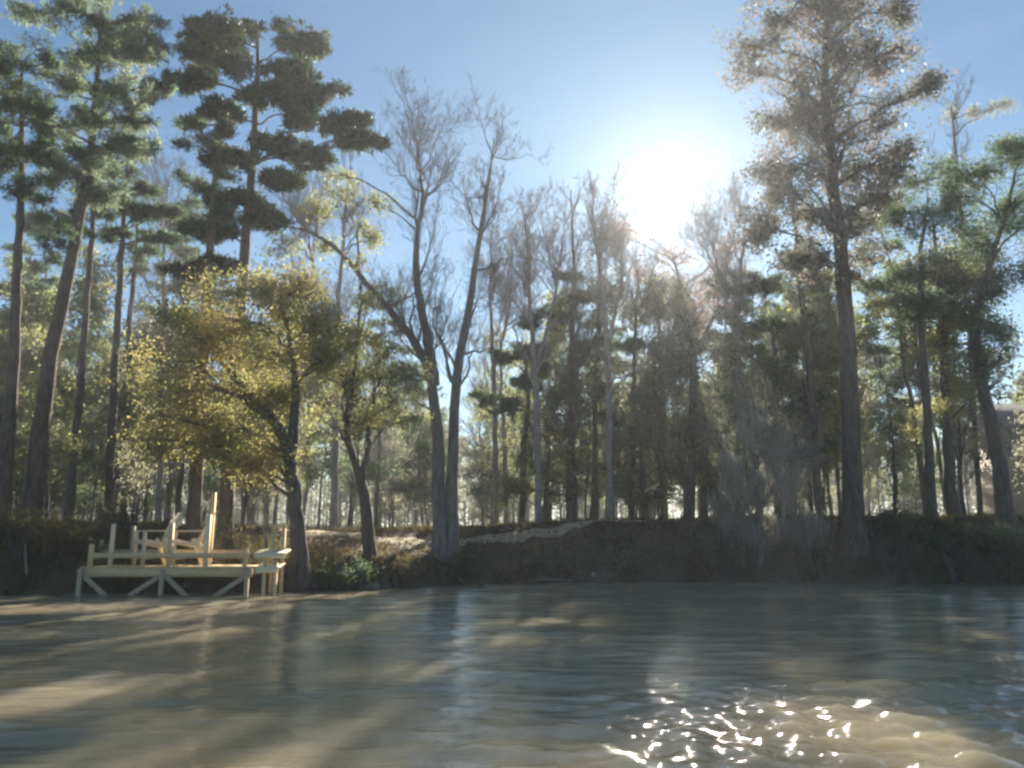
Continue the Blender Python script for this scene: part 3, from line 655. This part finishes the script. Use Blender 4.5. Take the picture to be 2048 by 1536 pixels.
K = {
 'pine1': proto('pine_tree', 'slim pine in the woods behind the bank', 'pine tree', 'slim pines in the woods behind the bank', 101, 14.5, 'pine', 'pine', 'bark_pine', 0.17),
 'pine2': proto('pine_tree', 'slim pine in the woods behind the bank', 'pine tree', 'slim pines in the woods behind the bank', 102, 13.0, 'pine', 'pine_pale', 'bark_dark', 0.15, 0.8),
 'bare1': proto('bare_tree', 'leafless grey tree in the woods behind the bank', 'bare tree', 'leafless trees in the woods behind the bank', 103, 12.5, 'bare', 'olive', 'twig_grey', 0.13),
 'bare2': proto('bare_tree', 'leafless grey tree in the woods behind the bank', 'bare tree', 'leafless trees in the woods behind the bank', 104, 11.0, 'bare', 'olive', 'bark_dark', 0.11),
 'airy1': proto('slender_tree', 'slender tree with thin olive leaves in the woods behind the bank', 'tree', 'thin-leaved trees in the woods behind the bank', 105, 11.5, 'airy', 'olive', 'bark_grey', 0.10),
 'airy2': proto('slender_tree', 'slender tree with thin grey-green leaves in the woods behind the bank', 'tree', 'grey-green trees in the woods behind the bank', 106, 9.5, 'airy', 'grey_leaf', 'bark_dark', 0.09),
 'bush1': proto('understory_tree', 'low bushy green tree in the woods behind the bank', 'tree', 'low bushy trees in the woods behind the bank', 107, 8.5, 'bushy', 'green', 'bark_dark', 0.09),
 'bush2': proto('understory_tree', 'low bushy green tree in the woods behind the bank', 'tree', 'low bushy trees in the woods behind the bank', 108, 6.5, 'bushy', 'grey_leaf', 'bark_dark', 0.08),
}
used = set()
rp = np.random.default_rng(77)
kinds = ['pine1', 'pine2', 'bare1', 'bare2', 'airy1', 'airy2', 'bush1', 'bush2']
prob = np.array([0.12, 0.12, 0.13, 0.13, 0.17, 0.14, 0.11, 0.08])
placed = []
n_try = 0
while len(placed) < 285 and n_try < 6000:
    n_try += 1
    Y = 34.5 + 68 * rp.uniform(0, 1) ** 1.15
    px = rp.uniform(-130, 2180)
    X = (px - 1024) / F * Y
    if any((X - a) ** 2 + (Y - b) ** 2 < 1.1 for a, b in placed): continue
    if 560 < px < 700 and rp.uniform() < 0.55: continue
    if px > 1930 and 36 < Y < 56: continue
    if Y < 46 and -7.5 < X - (Y - 30) * 0.2144 < 2.0 and rp.uniform() < 0.5: continue
    if Y < 58 and abs(X - (-8.0 + (Y - 22) * 0.2144)) < 3.0 and rp.uniform() < 0.85: continue
    placed.append((X, Y))
    k = kinds[rp.choice(8, p=prob)]
    s = rp.uniform(0.8, 1.12)
    if px < 700 and k in ('pine1', 'pine2'): s *= 1.15
    if 900 < px < 1450 and k in ('pine1', 'pine2', 'bare1'): s *= 0.85
    if k in used: o = copy_tree(K[k])
    else: o = K[k]; used.add(k)
    o.location = (X, Y, float(ground(X, Y))); o.rotation_euler = (0, 0, rp.uniform(0, 6.28)); o.scale = (s, s, s * rp.uniform(0.92, 1.1))

# far-off woods closing the view
rf = np.random.default_rng(9)
fw_w, fw_l = MB(), MB()
n = 420
X = rf.uniform(-105, 105, n); Y = rf.uniform(106, 150, n); Hh = rf.uniform(8, 16, n); G = ground(X, Y)
P0 = np.stack([X, Y, G - 0.3], 1); P2 = P0 + np.stack([rf.normal(size=n) * 0.4, 0 * X, Hh], 1)
fw_l.tubes(bez(P0, (P0 + P2) / 2 + rf.normal(size=(n, 3)) * 0.15, P2, 5), np.linspace(0.14, 0.04, 5)[None] * rf.uniform(0.7, 1.3, (n, 1)), 4)
for i in range(n):
    m_ = 60
    c = P0[i] + (P2[i] - P0[i]) * rf.uniform(0.0, 1.0, (m_, 1)) + rf.normal(size=(m_, 3)) * np.array([1.8, 1.8, 0.8])
    leaves(fw_l, rf, c, n=6, size=0.45, sig=0.5)
o = fw_l.build('distant_woods', M['grey_leaf']); tag(o, 'far-off grey-green wood closing the view behind the trunks', 'woods', kind='stuff')

# ------------------------------------------------------------------ growth on the bank
def shrub(label, px, py, Y, wpx, hpx, seed, mat='green', n=14, size=0.07, name='shrub', lv=8, bark='bark_dark', dens=1.0):
    rng = np.random.default_rng(seed)
    p = at(px, py, Y); g = float(ground(p[0], Y)); base = np.array([p[0], Y, g]); s = m_per_px(Y)
    root = empty(name, base); wood, cr = MB(), MB()
    W, H = wpx * s / 2, hpx * s
    K_ = int(n)
    P0 = base + np.stack([rng.normal(size=K_) * 0.12 * W, rng.normal(size=K_) * 0.12 * W, np.full(K_, -0.08)], 1)
    a = rng.uniform(0, 6.28, K_); q = rng.uniform(0.2, 1, K_)
    P2 = base + np.stack([np.cos(a) * q * W, np.sin(a) * q * W * 0.7, H * rng.uniform(0.5, 1.0, K_) * (1.1 - 0.4 * q)], 1)
    P1 = (P0 + P2) / 2 + np.array([0, 0, 0.2 * H])
    B = bez(P0, P1, P2, 7); wood.tubes(B, np.linspace(0.02, 0.006, 7)[None] * np.ones((K_, 1)), 4)
    tp = []
    for r_ in range(6):
        j = rng.integers(2, 7, K_); st = B[np.arange(K_), j]
        e = st + rng.normal(size=(K_, 3)) * np.array([0.2, 0.2, 0.16]) * (0.4 + H * 0.5) + np.array([0, 0, 0.08])
        wood.tubes(np.stack([st, (st + e) / 2, e], 1), np.full((K_, 3), 0.005), 3); tp += [e, (st + e) / 2]
    if lv:
        tp = np.concatenate(tp); tp = tp[rng.permutation(len(tp))[:int(len(tp) * dens)]]
        leaves(cr, rng, tp, n=lv, size=size, sig=0.09)
    wood.build('stems', M[bark], root, origin=base)
    if cr.n: cr.build('foliage', M[mat], root, origin=base)
    tag(root, label, 'shrub')
    return root

shrub('low green shrub on the bank just right of the yellow tree trunk', 665, 1140, 23.7, 100, 36, 201, 'green', 26)
shrub('dark green shrub at the foot of the slender crooked tree', 725, 1130, 24.6, 70, 36, 202, 'green', 24)
shrub('brown twiggy shrub between the slender tree and the bare forked tree', 800, 1120, 25.6, 90, 34, 203, 'dry', 24, lv=4)
shrub('dark shrub crowding the foot of the bare forked tree', 935, 1150, 27.0, 70, 50, 204, 'green', 24)
shrub('rust-tinted shrub under the sandy lane right of the forked tree', 1010, 1110, 27.9, 60, 34, 205, 'rust', 20, lv=4)
shrub('dark shrub hanging over the water below the middle of the lane', 1100, 1140, 28.7, 110, 44, 206, 'green', 26)
shrub('low tangled shrub on the steep bank left of the rusty tree', 1250, 1110, 29.0, 120, 40, 207, 'grey_leaf', 26, lv=4)
shrub('leafy dark shrub at the waterline under the moss-draped tree', 1440, 1140, 28.6, 120, 90, 208, 'green', 30)
shrub('grey twiggy shrub left of the massive trunk at the waterline', 1630, 1120, 28.8, 100, 90, 209, 'grey_leaf', 28, lv=3)
shrub('dark bramble right of the massive trunk', 1800, 1100, 28.9, 130, 60, 210, 'green', 34)
shrub('wide dark bramble on the bank below the olive tree', 1900, 1110, 28.6, 150, 55, 211, 'green', 34)
shrub('dark bramble at the right edge of the view', 2010, 1110, 28.0, 150, 90, 212, 'green', 34)
shrub('brown bare shrub at the far left of the bank', 30, 1110, 22.6, 110, 120, 213, 'dry', 30, lv=3)
shrub('brown thicket on the bank left of the dock', 120, 1090, 23.0, 120, 90, 214, 'dry', 30, lv=4)
shrub('brown shrub rising behind the dock railing', 470, 1090, 25.6, 150, 60, 215, 'dry', 24, lv=3)
shrub('dull green shrub behind the left dock posts', 250, 1080, 25.8, 140, 70, 216, 'dry', 24, lv=4)

# grass and leaf-like ground cover on the bank and the forest floor
rg = np.random.default_rng(33)
gm = MB()
n = 26000
X = rg.uniform(-24, 26, n); S_ = np.interp(X, SX, SY); d = rg.uniform(0, 1, n) ** 1.3 * 14 + 0.15
Y = S_ + d
keep = (vnoise(X * 0.9, Y * 0.9, 7) > -0.25 + 0.3 * rg.normal(size=n))
px_ = 1024 + X / Y * F
lanemask = (rg.uniform(size=n) > 0.05) & (px_ > 560) & (px_ < 1440) & (np.abs(Y - (np.interp(px_, [560, 760, 900, 1000, 1100, 1250, 1440], [29.2, 28.6, 28.9, 30.0, 31.0, 31.6, 31.4]) + 0.2)) < 2.2)
keep &= ~lanemask
X, Y = X[keep], Y[keep]
pos = np.stack([X, Y, ground(X, Y)], 1)
needles(gm, rg, pos, np.tile(np.array([[0, 0, 1.2]]), (len(pos), 1)), n=6, L=0.22, w=0.016, spread=0.6)
o = gm.build('grass', M['dry']); tag(o, 'tufts of dry brown and olive grass over the river bank', 'grass', kind='stuff')
lm = MB()
n = 60000
X = rg.uniform(-26, 28, n); Y = np.interp(X, SX, SY) + rg.uniform(0.1, 1, n) ** 1.2 * 16
pos = np.stack([X, Y, ground(X, Y) + 0.02], 1)
leaves(lm, rg, pos, n=1, size=0.11, sig=0.02)
M['litter'] = leafmat('leaf_litter', [(0.05, 0.03, 0.015), (0.12, 0.07, 0.035), (0.2, 0.13, 0.07)], 0.2, 0.85)
o = lm.build('leaf_litter', M['litter']); tag(o, 'fallen brown leaves scattered over the bank', 'leaf litter', kind='stuff')
# ------------------------------------------------------------------ dock
DY0, DY1 = 21.8, 24.1
def X_(px, Y=DY0): return float(at(px, 1120, Y)[0])
def Z_(py, Y=DY0): return float(at(1024, py, Y)[2])
XL, XR = X_(163), X_(504)
dock = empty('dock', ((XL + XR) / 2, DY0, 0))
O = np.array([(XL + XR) / 2, DY0, 0.0])
tag(dock, 'small wooden fishing dock of yellowish lumber standing in the river at the left bank', 'dock')
def part(name, mb, mat, parent=dock, org=O): return mb.build(name, M[mat], parent, origin=org)
zt = Z_(1134)
rd = np.random.default_rng(3)
mb = MB(); x = XL - 0.02
while x < XR - 0.05:
    mb.box((x + 0.07, (DY0 + DY1) / 2, zt - 0.019 + rd.normal() * 0.002), (0.132, DY1 - DY0 + rd.uniform(-.02, .04), 0.038)); x += 0.142
part('deck_boards', mb, 'lumber')
mb = MB(); mb.box(((XL + XR) / 2, DY0 + 0.03, zt - 0.15), (XR - XL + 0.04, 0.045, 0.215)); part('front_joist', mb, 'lumber')
mb = MB(); mb.box(((XL + XR) / 2, DY1 - 0.03, zt - 0.15), (XR - XL + 0.04, 0.045, 0.215)); part('rear_joist', mb, 'lumber_old')
for y in (DY0 + 0.8, DY0 + 1.6):
    mb = MB(); mb.box(((XL + XR) / 2, y, zt - 0.13), (XR - XL - 0.1, 0.045, 0.18)); part('floor_joist', mb, 'lumber_old')
for px, topy in ((165, None), (328, None), (497, None)):
    for y in (DY0 - 0.045, DY1 - 0.1):
        mb = MB(); X0 = X_(px); mb.box((X0, y, (zt - 0.045 - 1.6) / 2), (0.10, 0.10, zt - 0.045 + 1.6)); part('piling', mb, 'lumber_old')
for a, b in (((172, 1153), (224, 1190)), ((322, 1153), (256, 1190)), ((334, 1153), (384, 1190)), ((492, 1153), (428, 1190))):
    mb = MB(); mb.beam((X_(a[0]), DY0 - 0.005, Z_(a[1])), (X_(b[0]), DY0 - 0.005, Z_(b[1]) - 0.1), 0.04, 0.12, (0, 0, 1)); part('brace', mb, 'lumber_old')
# railing posts : px, top py, width, depth
for px, py, w, y, mt in ((181, 1088, 0.10, DY0 + 0.14, 'lumber'), (221, 1048, 0.09, DY0 + 0.14, 'lumber_lit'), (262, 1052, 0.08, DY1 - 0.14, 'lumber_old'), (338, 1046, 0.11, DY0 + 0.14, 'lumber'),
                         (412, 1030, 0.11, DY0 + 0.14, 'lumber_lit'), (418, 985, 0.12, DY1 - 0.14, 'lumber'), (490, 1096, 0.1, DY0 + 0.14, 'lumber'), (200, 1080, 0.08, DY1 - 0.14, 'lumber_old'), (330, 1060, 0.08, DY1 - 0.14, 'lumber_old')):
    X0 = X_(px, y); zp = Z_(py, y); mb = MB(); mb.box((X0, y, (zt + zp) / 2 + 0.001), (w, w, zp - zt)); part('railing_post', mb, mt)
mb = MB(); mb.beam((X_(176), DY0 + 0.065, Z_(1111)), (X_(496), DY0 + 0.065, Z_(1111)), 0.042, 0.14); part('front_rail', mb, 'lumber')
mb = MB(); mb.beam((X_(196, DY1), DY1 - 0.21, Z_(1104, DY1)), (X_(500, DY1), DY1 - 0.21, Z_(1104, DY1)), 0.042, 0.14); part('rear_rail', mb, 'lumber_old')
# boarding steps with hand posts at the right end
st = empty('boarding_steps', (X_(534), DY0 + 0.3, 0)); SO = np.array([X_(534), DY0 + 0.3, 0.0])
tag(st, 'boarding steps of lumber coloured bright as if sunlit, with two hand posts at the right end of the dock', 'steps')
def spart(name, mb, mat): return mb.build(name, M[mat], st, origin=SO)
R = np.array([[1, 0, 0], [0, math.cos(0.16), -math.sin(0.16)], [0, math.sin(0.16), math.cos(0.16)]])
for py, x0, x1, w, yy in ((1105, 504, 566, 0.42, 0.35), (1133, 514, 560, 0.42, 0.15)):
    for i in range(4):
        mb = MB(); mb.box(((X_(x0) + X_(x1)) / 2, DY0 + yy + (i - 1) * 0.15 * math.cos(.16), Z_(py) + (i - 1) * 0.15 * math.sin(.16)), (X_(x1) - X_(x0), 0.14, 0.04), R); spart('tread', mb, 'lumber_lit')
    mb = MB(); mb.box(((X_(x0) + X_(x1)) / 2, DY0 + yy - 0.235, Z_(py) - 0.10), (X_(x1) - X_(x0) - 0.01, 0.035, 0.12)); spart('riser', mb, 'lumber_lit')
for px, py, yy in ((530, 1046, 0.62), (552, 1048, 0.62), (530, 1120, 0.02), (552, 1120, 0.02)):
    X0 = X_(px); zz = Z_(py); mb = MB(); mb.box((X0, DY0 + yy, (zz - 1.4) / 2), (0.085, 0.085, zz + 1.4)); spart('hand_post' if py < 1100 else 'leg', mb, 'lumber')
mb = MB(); mb.beam((X_(524), DY0 + 0.56, Z_(1052)), (X_(558), DY0 + 0.56, Z_(1052)), 0.03, 0.09); spart('cap_rail', mb, 'lumber')

# ------------------------------------------------------------------ tall deck chairs
def chair(label, loc, rz, mat='chair'):
    """local: faces +x, seat 0.62 above the deck"""
    r = empty('adirondack_chair', loc, rz); r.scale = (1.12, 1.12, 1.06)
    tag(r, label, 'chair', 'tall deck chairs on the dock')
    def p(n_, mb): return mb.build(n_, M[mat], r)
    for i in range(6):   # sloping seat slats
        q = i / 5; mb = MB(); mb.box((0.30 - 0.52 * q, 0, 0.66 - 0.12 * q), (0.085, 0.56, 0.022)); p('seat_slat', mb)
    tilt = math.radians(24)
    for i in range(7):   # fanned back slats with a rounded top
        a = (i - 3) / 3.0; L = 0.98 - 0.20 * a * a
        b0 = np.array([-0.20, a * 0.22, 0.50]); b1 = b0 + np.array([-math.sin(tilt) * L, a * 0.11, math.cos(tilt) * L])
        mb = MB(); mb.beam(b0, b1, 0.078, 0.02, (math.cos(tilt), 0, math.sin(tilt))); p('back_slat', mb)
    for z_, w_ in ((0.62, 0.56), (1.08, 0.66)):
        q = (z_ - 0.5) / math.cos(tilt); mb = MB(); mb.box((-0.235 - math.sin(tilt) * q, 0, z_), (0.028, w_, 0.07)); p('back_brace', mb)
    for s in (-1, 1):
        mb = MB(); mb.box((0.02, s * 0.36, 0.90), (0.74, 0.13, 0.026)); p('armrest', mb)
        mb = MB(); mb.box((0.33, s * 0.315, 0.443), (0.09, 0.035, 0.886)); p('leg', mb)
        mb = MB(); mb.beam((-0.42, s * 0.315, 0.0), (-0.16, s * 0.315, 0.70), 0.035, 0.09, (1, 0, 0)); p('leg', mb)
        mb = MB(); mb.beam((0.36, s * 0.28, 0.64), (-0.36, s * 0.28, 0.49), 0.03, 0.12); p('side_rail', mb)
        mb = MB(); mb.beam((0.30, s * 0.352, 0.20), (-0.34, s * 0.352, 0.28), 0.03, 0.07); p('stretcher', mb)
        mb = MB(); mb.beam((-0.32, s * 0.352, 0.42), (-0.42, s * 0.352, 0.88), 0.03, 0.06, (1, 0, 0)); p('arm_support', mb)
    mb = MB(); mb.box((0.385, 0, 0.22), (0.10, 0.66, 0.026)); p('footrest', mb)
    return r
chair('left tall wooden deck chair with rounded slatted back facing left on the dock', (X_(305, 22.9), 22.9, zt + 0.001), math.radians(222))
chair('right tall wooden deck chair on the dock beside the tallest post', (X_(372, 23.0), 23.0, zt + 0.001), math.radians(208))

# ------------------------------------------------------------------ small things at the waterline
def log(name, label, cat, pts, r0, r1, mat, seed):
    rng = np.random.default_rng(seed); p = smooth_poly(np.array([(*q, r) for q, r in zip(pts, np.linspace(r0, r1, len(pts)))]), 16)
    p[:, 3] *= 1 + 0.12 * rng.normal(size=16); p[0, 3] *= 0.3; p[-1, 3] *= 0.3
    mb = MB(); mb.tubes(p[None, :, :3], p[None, :, 3], 9)
    o = mb.build(name, M[mat], None, smooth=True, origin=pts[0]); o.location = Vector(pts[0]); tag(o, label, cat)
a = at(612, 1168, 23.4); b = at(662, 1160, 24.0)
log('driftwood_log', 'pale grey driftwood log lying at the waterline beside the trunk of the yellow tree', 'log', [(a[0], a[1], 0.0), ((a[0] + b[0]) / 2, 23.6, 0.14), (b[0], b[1], 0.12)], 0.10, 0.06, 'bark_grey', 1)
a = at(716, 1175, 24.2)
def rock(name, label, c, d, mat, seed):
    rng = np.random.default_rng(seed); u = np.linspace(0, math.pi, 9); v = np.arange(14) * 2 * math.pi / 14
    U, V = np.meshgrid(u, v, indexing='ij'); P = np.stack([np.sin(U) * np.cos(V), np.sin(U) * np.sin(V), np.cos(U)], -1)
    k = 1 + 0.12 * vnoise(P[..., 0] * 3 + seed, P[..., 1] * 3 + P[..., 2] * 2, seed); P = P * k[..., None] * np.array(d) / 2
    idx = np.arange(9 * 14).reshape(9, 14); A = idx[:-1]; B = np.roll(A, -1, 1); D = idx[1:]; C_ = np.roll(D, -1, 1)
    mb = MB(); mb.add(P.reshape(-1, 3), np.stack([A, D, C_, B], -1).reshape(-1, 4)); o = mb.build(name, M[mat], smooth=True); o.location = Vector(c); return o
o = rock('rock', '', (at(736, 1165, 24.6)[0], 24.7, 0.08), (0.7, 0.6, 0.3), 'bark_grey', 4); tag(o, 'low grey-green rock at the water in front of the slender crooked tree', 'rock')
o = rock('float', '', (at(1186, 1140, 28.7)[0], 28.6, 0.28), (0.14, 0.14, 0.15), 'white', 6); tag(o, 'small round pale float lying at the foot of the dark middle bank', 'float')
a = at(960, 1170, 25.2)
log('stump', 'small dark stump poking out of the water right of the bare forked tree', 'stump', [(a[0], 25.2, -0.4), (a[0] + 0.02, 25.2, 0.0), (a[0] + 0.05, 25.2, 0.20)], 0.10, 0.07, 'bark_dark', 2)
a = at(50, 1120, 22.0)
log('dead_branch', 'pale forked dead branch leaning on the left bank', 'branch', [(a[0] + 0.15, 21.9, 0.5), (a[0], 22.0, 1.0), (a[0] - 0.1, 22.1, 1.35)], 0.035, 0.015, 'grey_log', 3)

def bank_pt(px, Y, dz=0.0):
    X = (px - 1024) / F * Y; return (X, Y, float(ground(X, Y)) + dz)
for lab, pts, r0, r1, mt, sd_ in (
    ('dark fallen branch slanting into the water right of the slender crooked tree', [bank_pt(790, 25.6, .12), bank_pt(800, 24.9, .1), (X_(812, 24.2), 24.2, 0.02), (X_(826, 23.7), 23.7, -0.2)], 0.06, 0.03, 'bark_dark', 11),
    ('dark fallen branch lying on the dark bank left of the moss-draped tree', [bank_pt(1330, 30.2, .1), bank_pt(1362, 29.6, .16), bank_pt(1400, 29.0, .1), (X_(1420, 28.3), 28.3, -0.1)], 0.05, 0.03, 'bark_dark', 12),
    ('thin greyish limb propped against the bank right of the massive trunk', [bank_pt(1762, 29.6, .3), bank_pt(1780, 29.0, .15), (X_(1800, 28.0), 28.0, -0.15)], 0.045, 0.02, 'bark_grey', 13),
    ('curved dark root reaching from the bare forked tree into the water', [bank_pt(898, 27.4, .08), bank_pt(918, 27.0, .1), (X_(940, 26.3), 26.3, -0.15)], 0.09, 0.05, 'bark_dark', 14),
    ('dark twisted root hanging down the bank below the massive trunk', [bank_pt(1722, 29.3, .1), bank_pt(1740, 28.8, .12), (X_(1752, 28.0), 28.0, -0.2)], 0.10, 0.05, 'bark_dark', 16),
    ('long thin bleached branch lying along the waterline in the middle of the bank', [(X_(1060, 28.2), 28.2, 0.06), (X_(1100, 28.3), 28.3, 0.14), (X_(1150, 28.3), 28.3, 0.08)], 0.05, 0.025, 'bark_grey', 17),
    ('dark slanting log half sunk beside the right brambles', [bank_pt(1870, 28.4, .15), (X_(1905, 27.3), 27.3, 0.1), (X_(1935, 26.7), 26.7, -0.15)], 0.09, 0.06, 'bark_dark', 18),
    ('thick dark root reaching from the trunk of the yellow tree into the water', [bank_pt(612, 23.7, .1), (X_(628, 23.3), 23.3, .05), (X_(646, 22.9), 22.9, -0.2)], 0.10, 0.05, 'bark_red', 15)):
    log('fallen_branch' if 'root' not in lab else 'root', lab, 'branch' if 'root' not in lab else 'root', pts, r0, r1, mt, sd_)

# ------------------------------------------------------------------ house at the right edge, beyond the trees
HY = 46.0
hx0, hx1 = at(2030, 900, HY)[0], at(2030, 900, HY)[0] + 11
gz = float(ground(hx0 + 4, HY)) - 0.3
hz = Z_(868, HY); rz_ = Z_(800, HY)
HO = np.array([(hx0 + hx1) / 2, HY, gz])
h = empty('house', HO); tag(h, 'greyish tan house half hidden behind the trees at the right edge of the view', 'house')
def hp(name, mb, mat, parent=h): return mb.build(name, M[mat], parent, origin=HO if parent is h else None)
mb = MB(); mb.box(((hx0 + hx1) / 2, HY + 1.8, (gz + hz) / 2), (hx1 - hx0, 3.6, hz - gz))
A_ = [hx0, HY + 0.02, hz]; mb.add([[hx0, HY, hz], [hx0, HY + 3.6, hz], [hx0, HY + 1.8, rz_ - 0.1], [hx0, HY + 1.8, rz_ - 0.1]], [[0, 1, 2, 3]]); hp('wall', mb, 'siding')
for s, y0 in ((-1, HY - 0.5), (1, HY + 4.1)):
    mb = MB(); mb.beam((hx0 - 0.5, (y0 + HY + 1.8) / 2, (hz + rz_) / 2), (hx1 + 0.5, (y0 + HY + 1.8) / 2, (hz + rz_) / 2), math.hypot(2.3, rz_ - hz), 0.14, (0, s * (rz_ - hz), 2.3)); hp('roof', mb, 'roof')
zp = Z_(930, HY)
mb = MB(); mb.beam((hx0 - 0.2, HY - 1.1, zp), (hx1, HY - 1.1, zp), 2.4, 0.1, (0, -0.42, 1)); hp('porch_roof', mb, 'red_roof')
for i in range(5):
    mb = MB(); mb.box((hx0 + 0.1 + i * 2.6, HY - 2.0, (gz + zp - 0.4) / 2), (0.16, 0.16, zp - 0.4 - gz)); hp('porch_post', mb, 'white')
for i in range(4):
    for zc, hh in ((gz + 1.7, 1.5), (zp + 1.3, 0.9)):
        xc = float(hx0) + 1.4 + i * 2.6; mb = MB()
        for (dx, dz, w_, h_) in ((0, hh / 2 + .04, 1.2, .08), (0, -hh / 2 - .04, 1.2, .08), (-.56, 0, .08, hh), (.56, 0, .08, hh)): mb.box((xc + dx, HY - 0.03, zc + dz), (w_, 0.055, h_))
        w = hp('window', mb, 'white'); mb = MB(); mb.box((xc, HY - 0.012, zc), (1.04, 0.02, hh)); pn = mb.build('pane', M['glass'], w, origin=HO)

for zc in (gz + 1.7, zp + 1.5):
    mb = MB()
    for (dy, dz, w_, h_) in ((0, .69, 1.1, .08), (0, -.69, 1.1, .08), (-.51, 0, .08, 1.3), (.51, 0, .08, 1.3)): mb.box((float(hx0) - 0.03, HY + 1.8 + dy, zc + dz), (0.055, w_, h_))
    w = hp('window', mb, 'white'); mb = MB(); mb.box((float(hx0) - 0.012, HY + 1.8, zc), (0.02, 0.94, 1.3)); mb.build('pane', M['glass'], w, origin=HO)
# ------------------------------------------------------------------ light, sky, camera
sd = fw + np.array([1, 0, 0]) * ((1340 - 1024) / F) + up * ((768 - 392) / F); sd /= np.linalg.norm(sd)
EL = math.asin(sd[2]); AZ = math.atan2(sd[0], sd[1])
w = bpy.data.worlds.new('World'); scene.world = w; w.use_nodes = True
nt = w.node_tree; nt.nodes.clear()
sky = nt.nodes.new('ShaderNodeTexSky'); sky.sky_type = 'NISHITA'; sky.sun_disc = False
sky.sun_elevation = EL; sky.sun_rotation = AZ
sky.air_density = 1.0; sky.dust_density = 0.17; sky.ozone_density = 3.0; sky.altitude = 0
bg = nt.nodes.new('ShaderNodeBackground'); bg.inputs['Strength'].default_value = 0.05
wo = nt.nodes.new('ShaderNodeOutputWorld')
mul = nt.nodes.new('ShaderNodeMixRGB'); mul.blend_type = 'MULTIPLY'; mul.inputs[0].default_value = 1.0; mul.inputs[2].default_value = (0.41, 0.575, 0.61, 1)
nt.links.new(sky.outputs[0], mul.inputs[1]); nt.links.new(mul.outputs[0], bg.inputs[0]); nt.links.new(bg.outputs[0], wo.inputs[0])
sl = bpy.data.lights.new('sun', 'SUN'); sl.energy = 5.0; sl.angle = math.radians(0.53); sl.color = (1.0, 0.90, 0.75)
so = bpy.data.objects.new('sun', sl); COL.objects.link(so); so.location = Vector(sd * 50)
so.rotation_euler = Vector(-sd).to_track_quat('-Z', 'Y').to_euler()
cd = bpy.data.cameras.new('camera'); co = bpy.data.objects.new('camera', cd); COL.objects.link(co)
cd.sensor_width = 36.0; cd.lens = F / 2048 * 36.0; cd.clip_end = 5000; cd.clip_start = 0.05
co.location = Vector(EYE); co.rotation_euler = (math.pi / 2 + PITCH, 0, 0)
scene.camera = co
scene.render.engine = 'CYCLES'
scene.view_settings.view_transform = 'Standard'; scene.view_settings.look = 'None'
scene.view_settings.exposure = 1.9; scene.view_settings.gamma = 1.0
cy = scene.cycles
cy.max_bounces = 6; cy.diffuse_bounces = 3; cy.glossy_bounces = 3; cy.transmission_bounces = 3; cy.transparent_max_bounces = 4
cy.sample_clamp_indirect = 6
cy.pixel_filter_type = 'BLACKMAN_HARRIS'; cy.filter_width = 2.7

# thin humid air over the river: scatters the low sun forward
hm, hnt, hout = newmat('humid_air')
pv = hnt.nodes.new('ShaderNodeVolumePrincipled'); pv.inputs['Density'].default_value = 0.00004; pv.inputs['Anisotropy'].default_value = 0.9
pv.inputs['Color'].default_value = (0.93, 0.95, 1.0, 1)
p2 = hnt.nodes.new('ShaderNodeVolumePrincipled'); p2.inputs['Density'].default_value = 0.0011; p2.inputs['Anisotropy'].default_value = 0.35
p2.inputs['Color'].default_value = (0.90, 0.93, 1.0, 1)
av = hnt.nodes.new('ShaderNodeAddShader'); hnt.links.new(pv.outputs[0], av.inputs[0]); hnt.links.new(p2.outputs[0], av.inputs[1])
hnt.links.new(av.outputs[0], hout.inputs['Volume'])
mb = MB(); mb.box((0, 0, 12.0), (1300, 1300, 34.0))
hz_ = mb.build('haze', hm); tag(hz_, 'thin humid air over the river and woods', 'haze', kind='stuff')
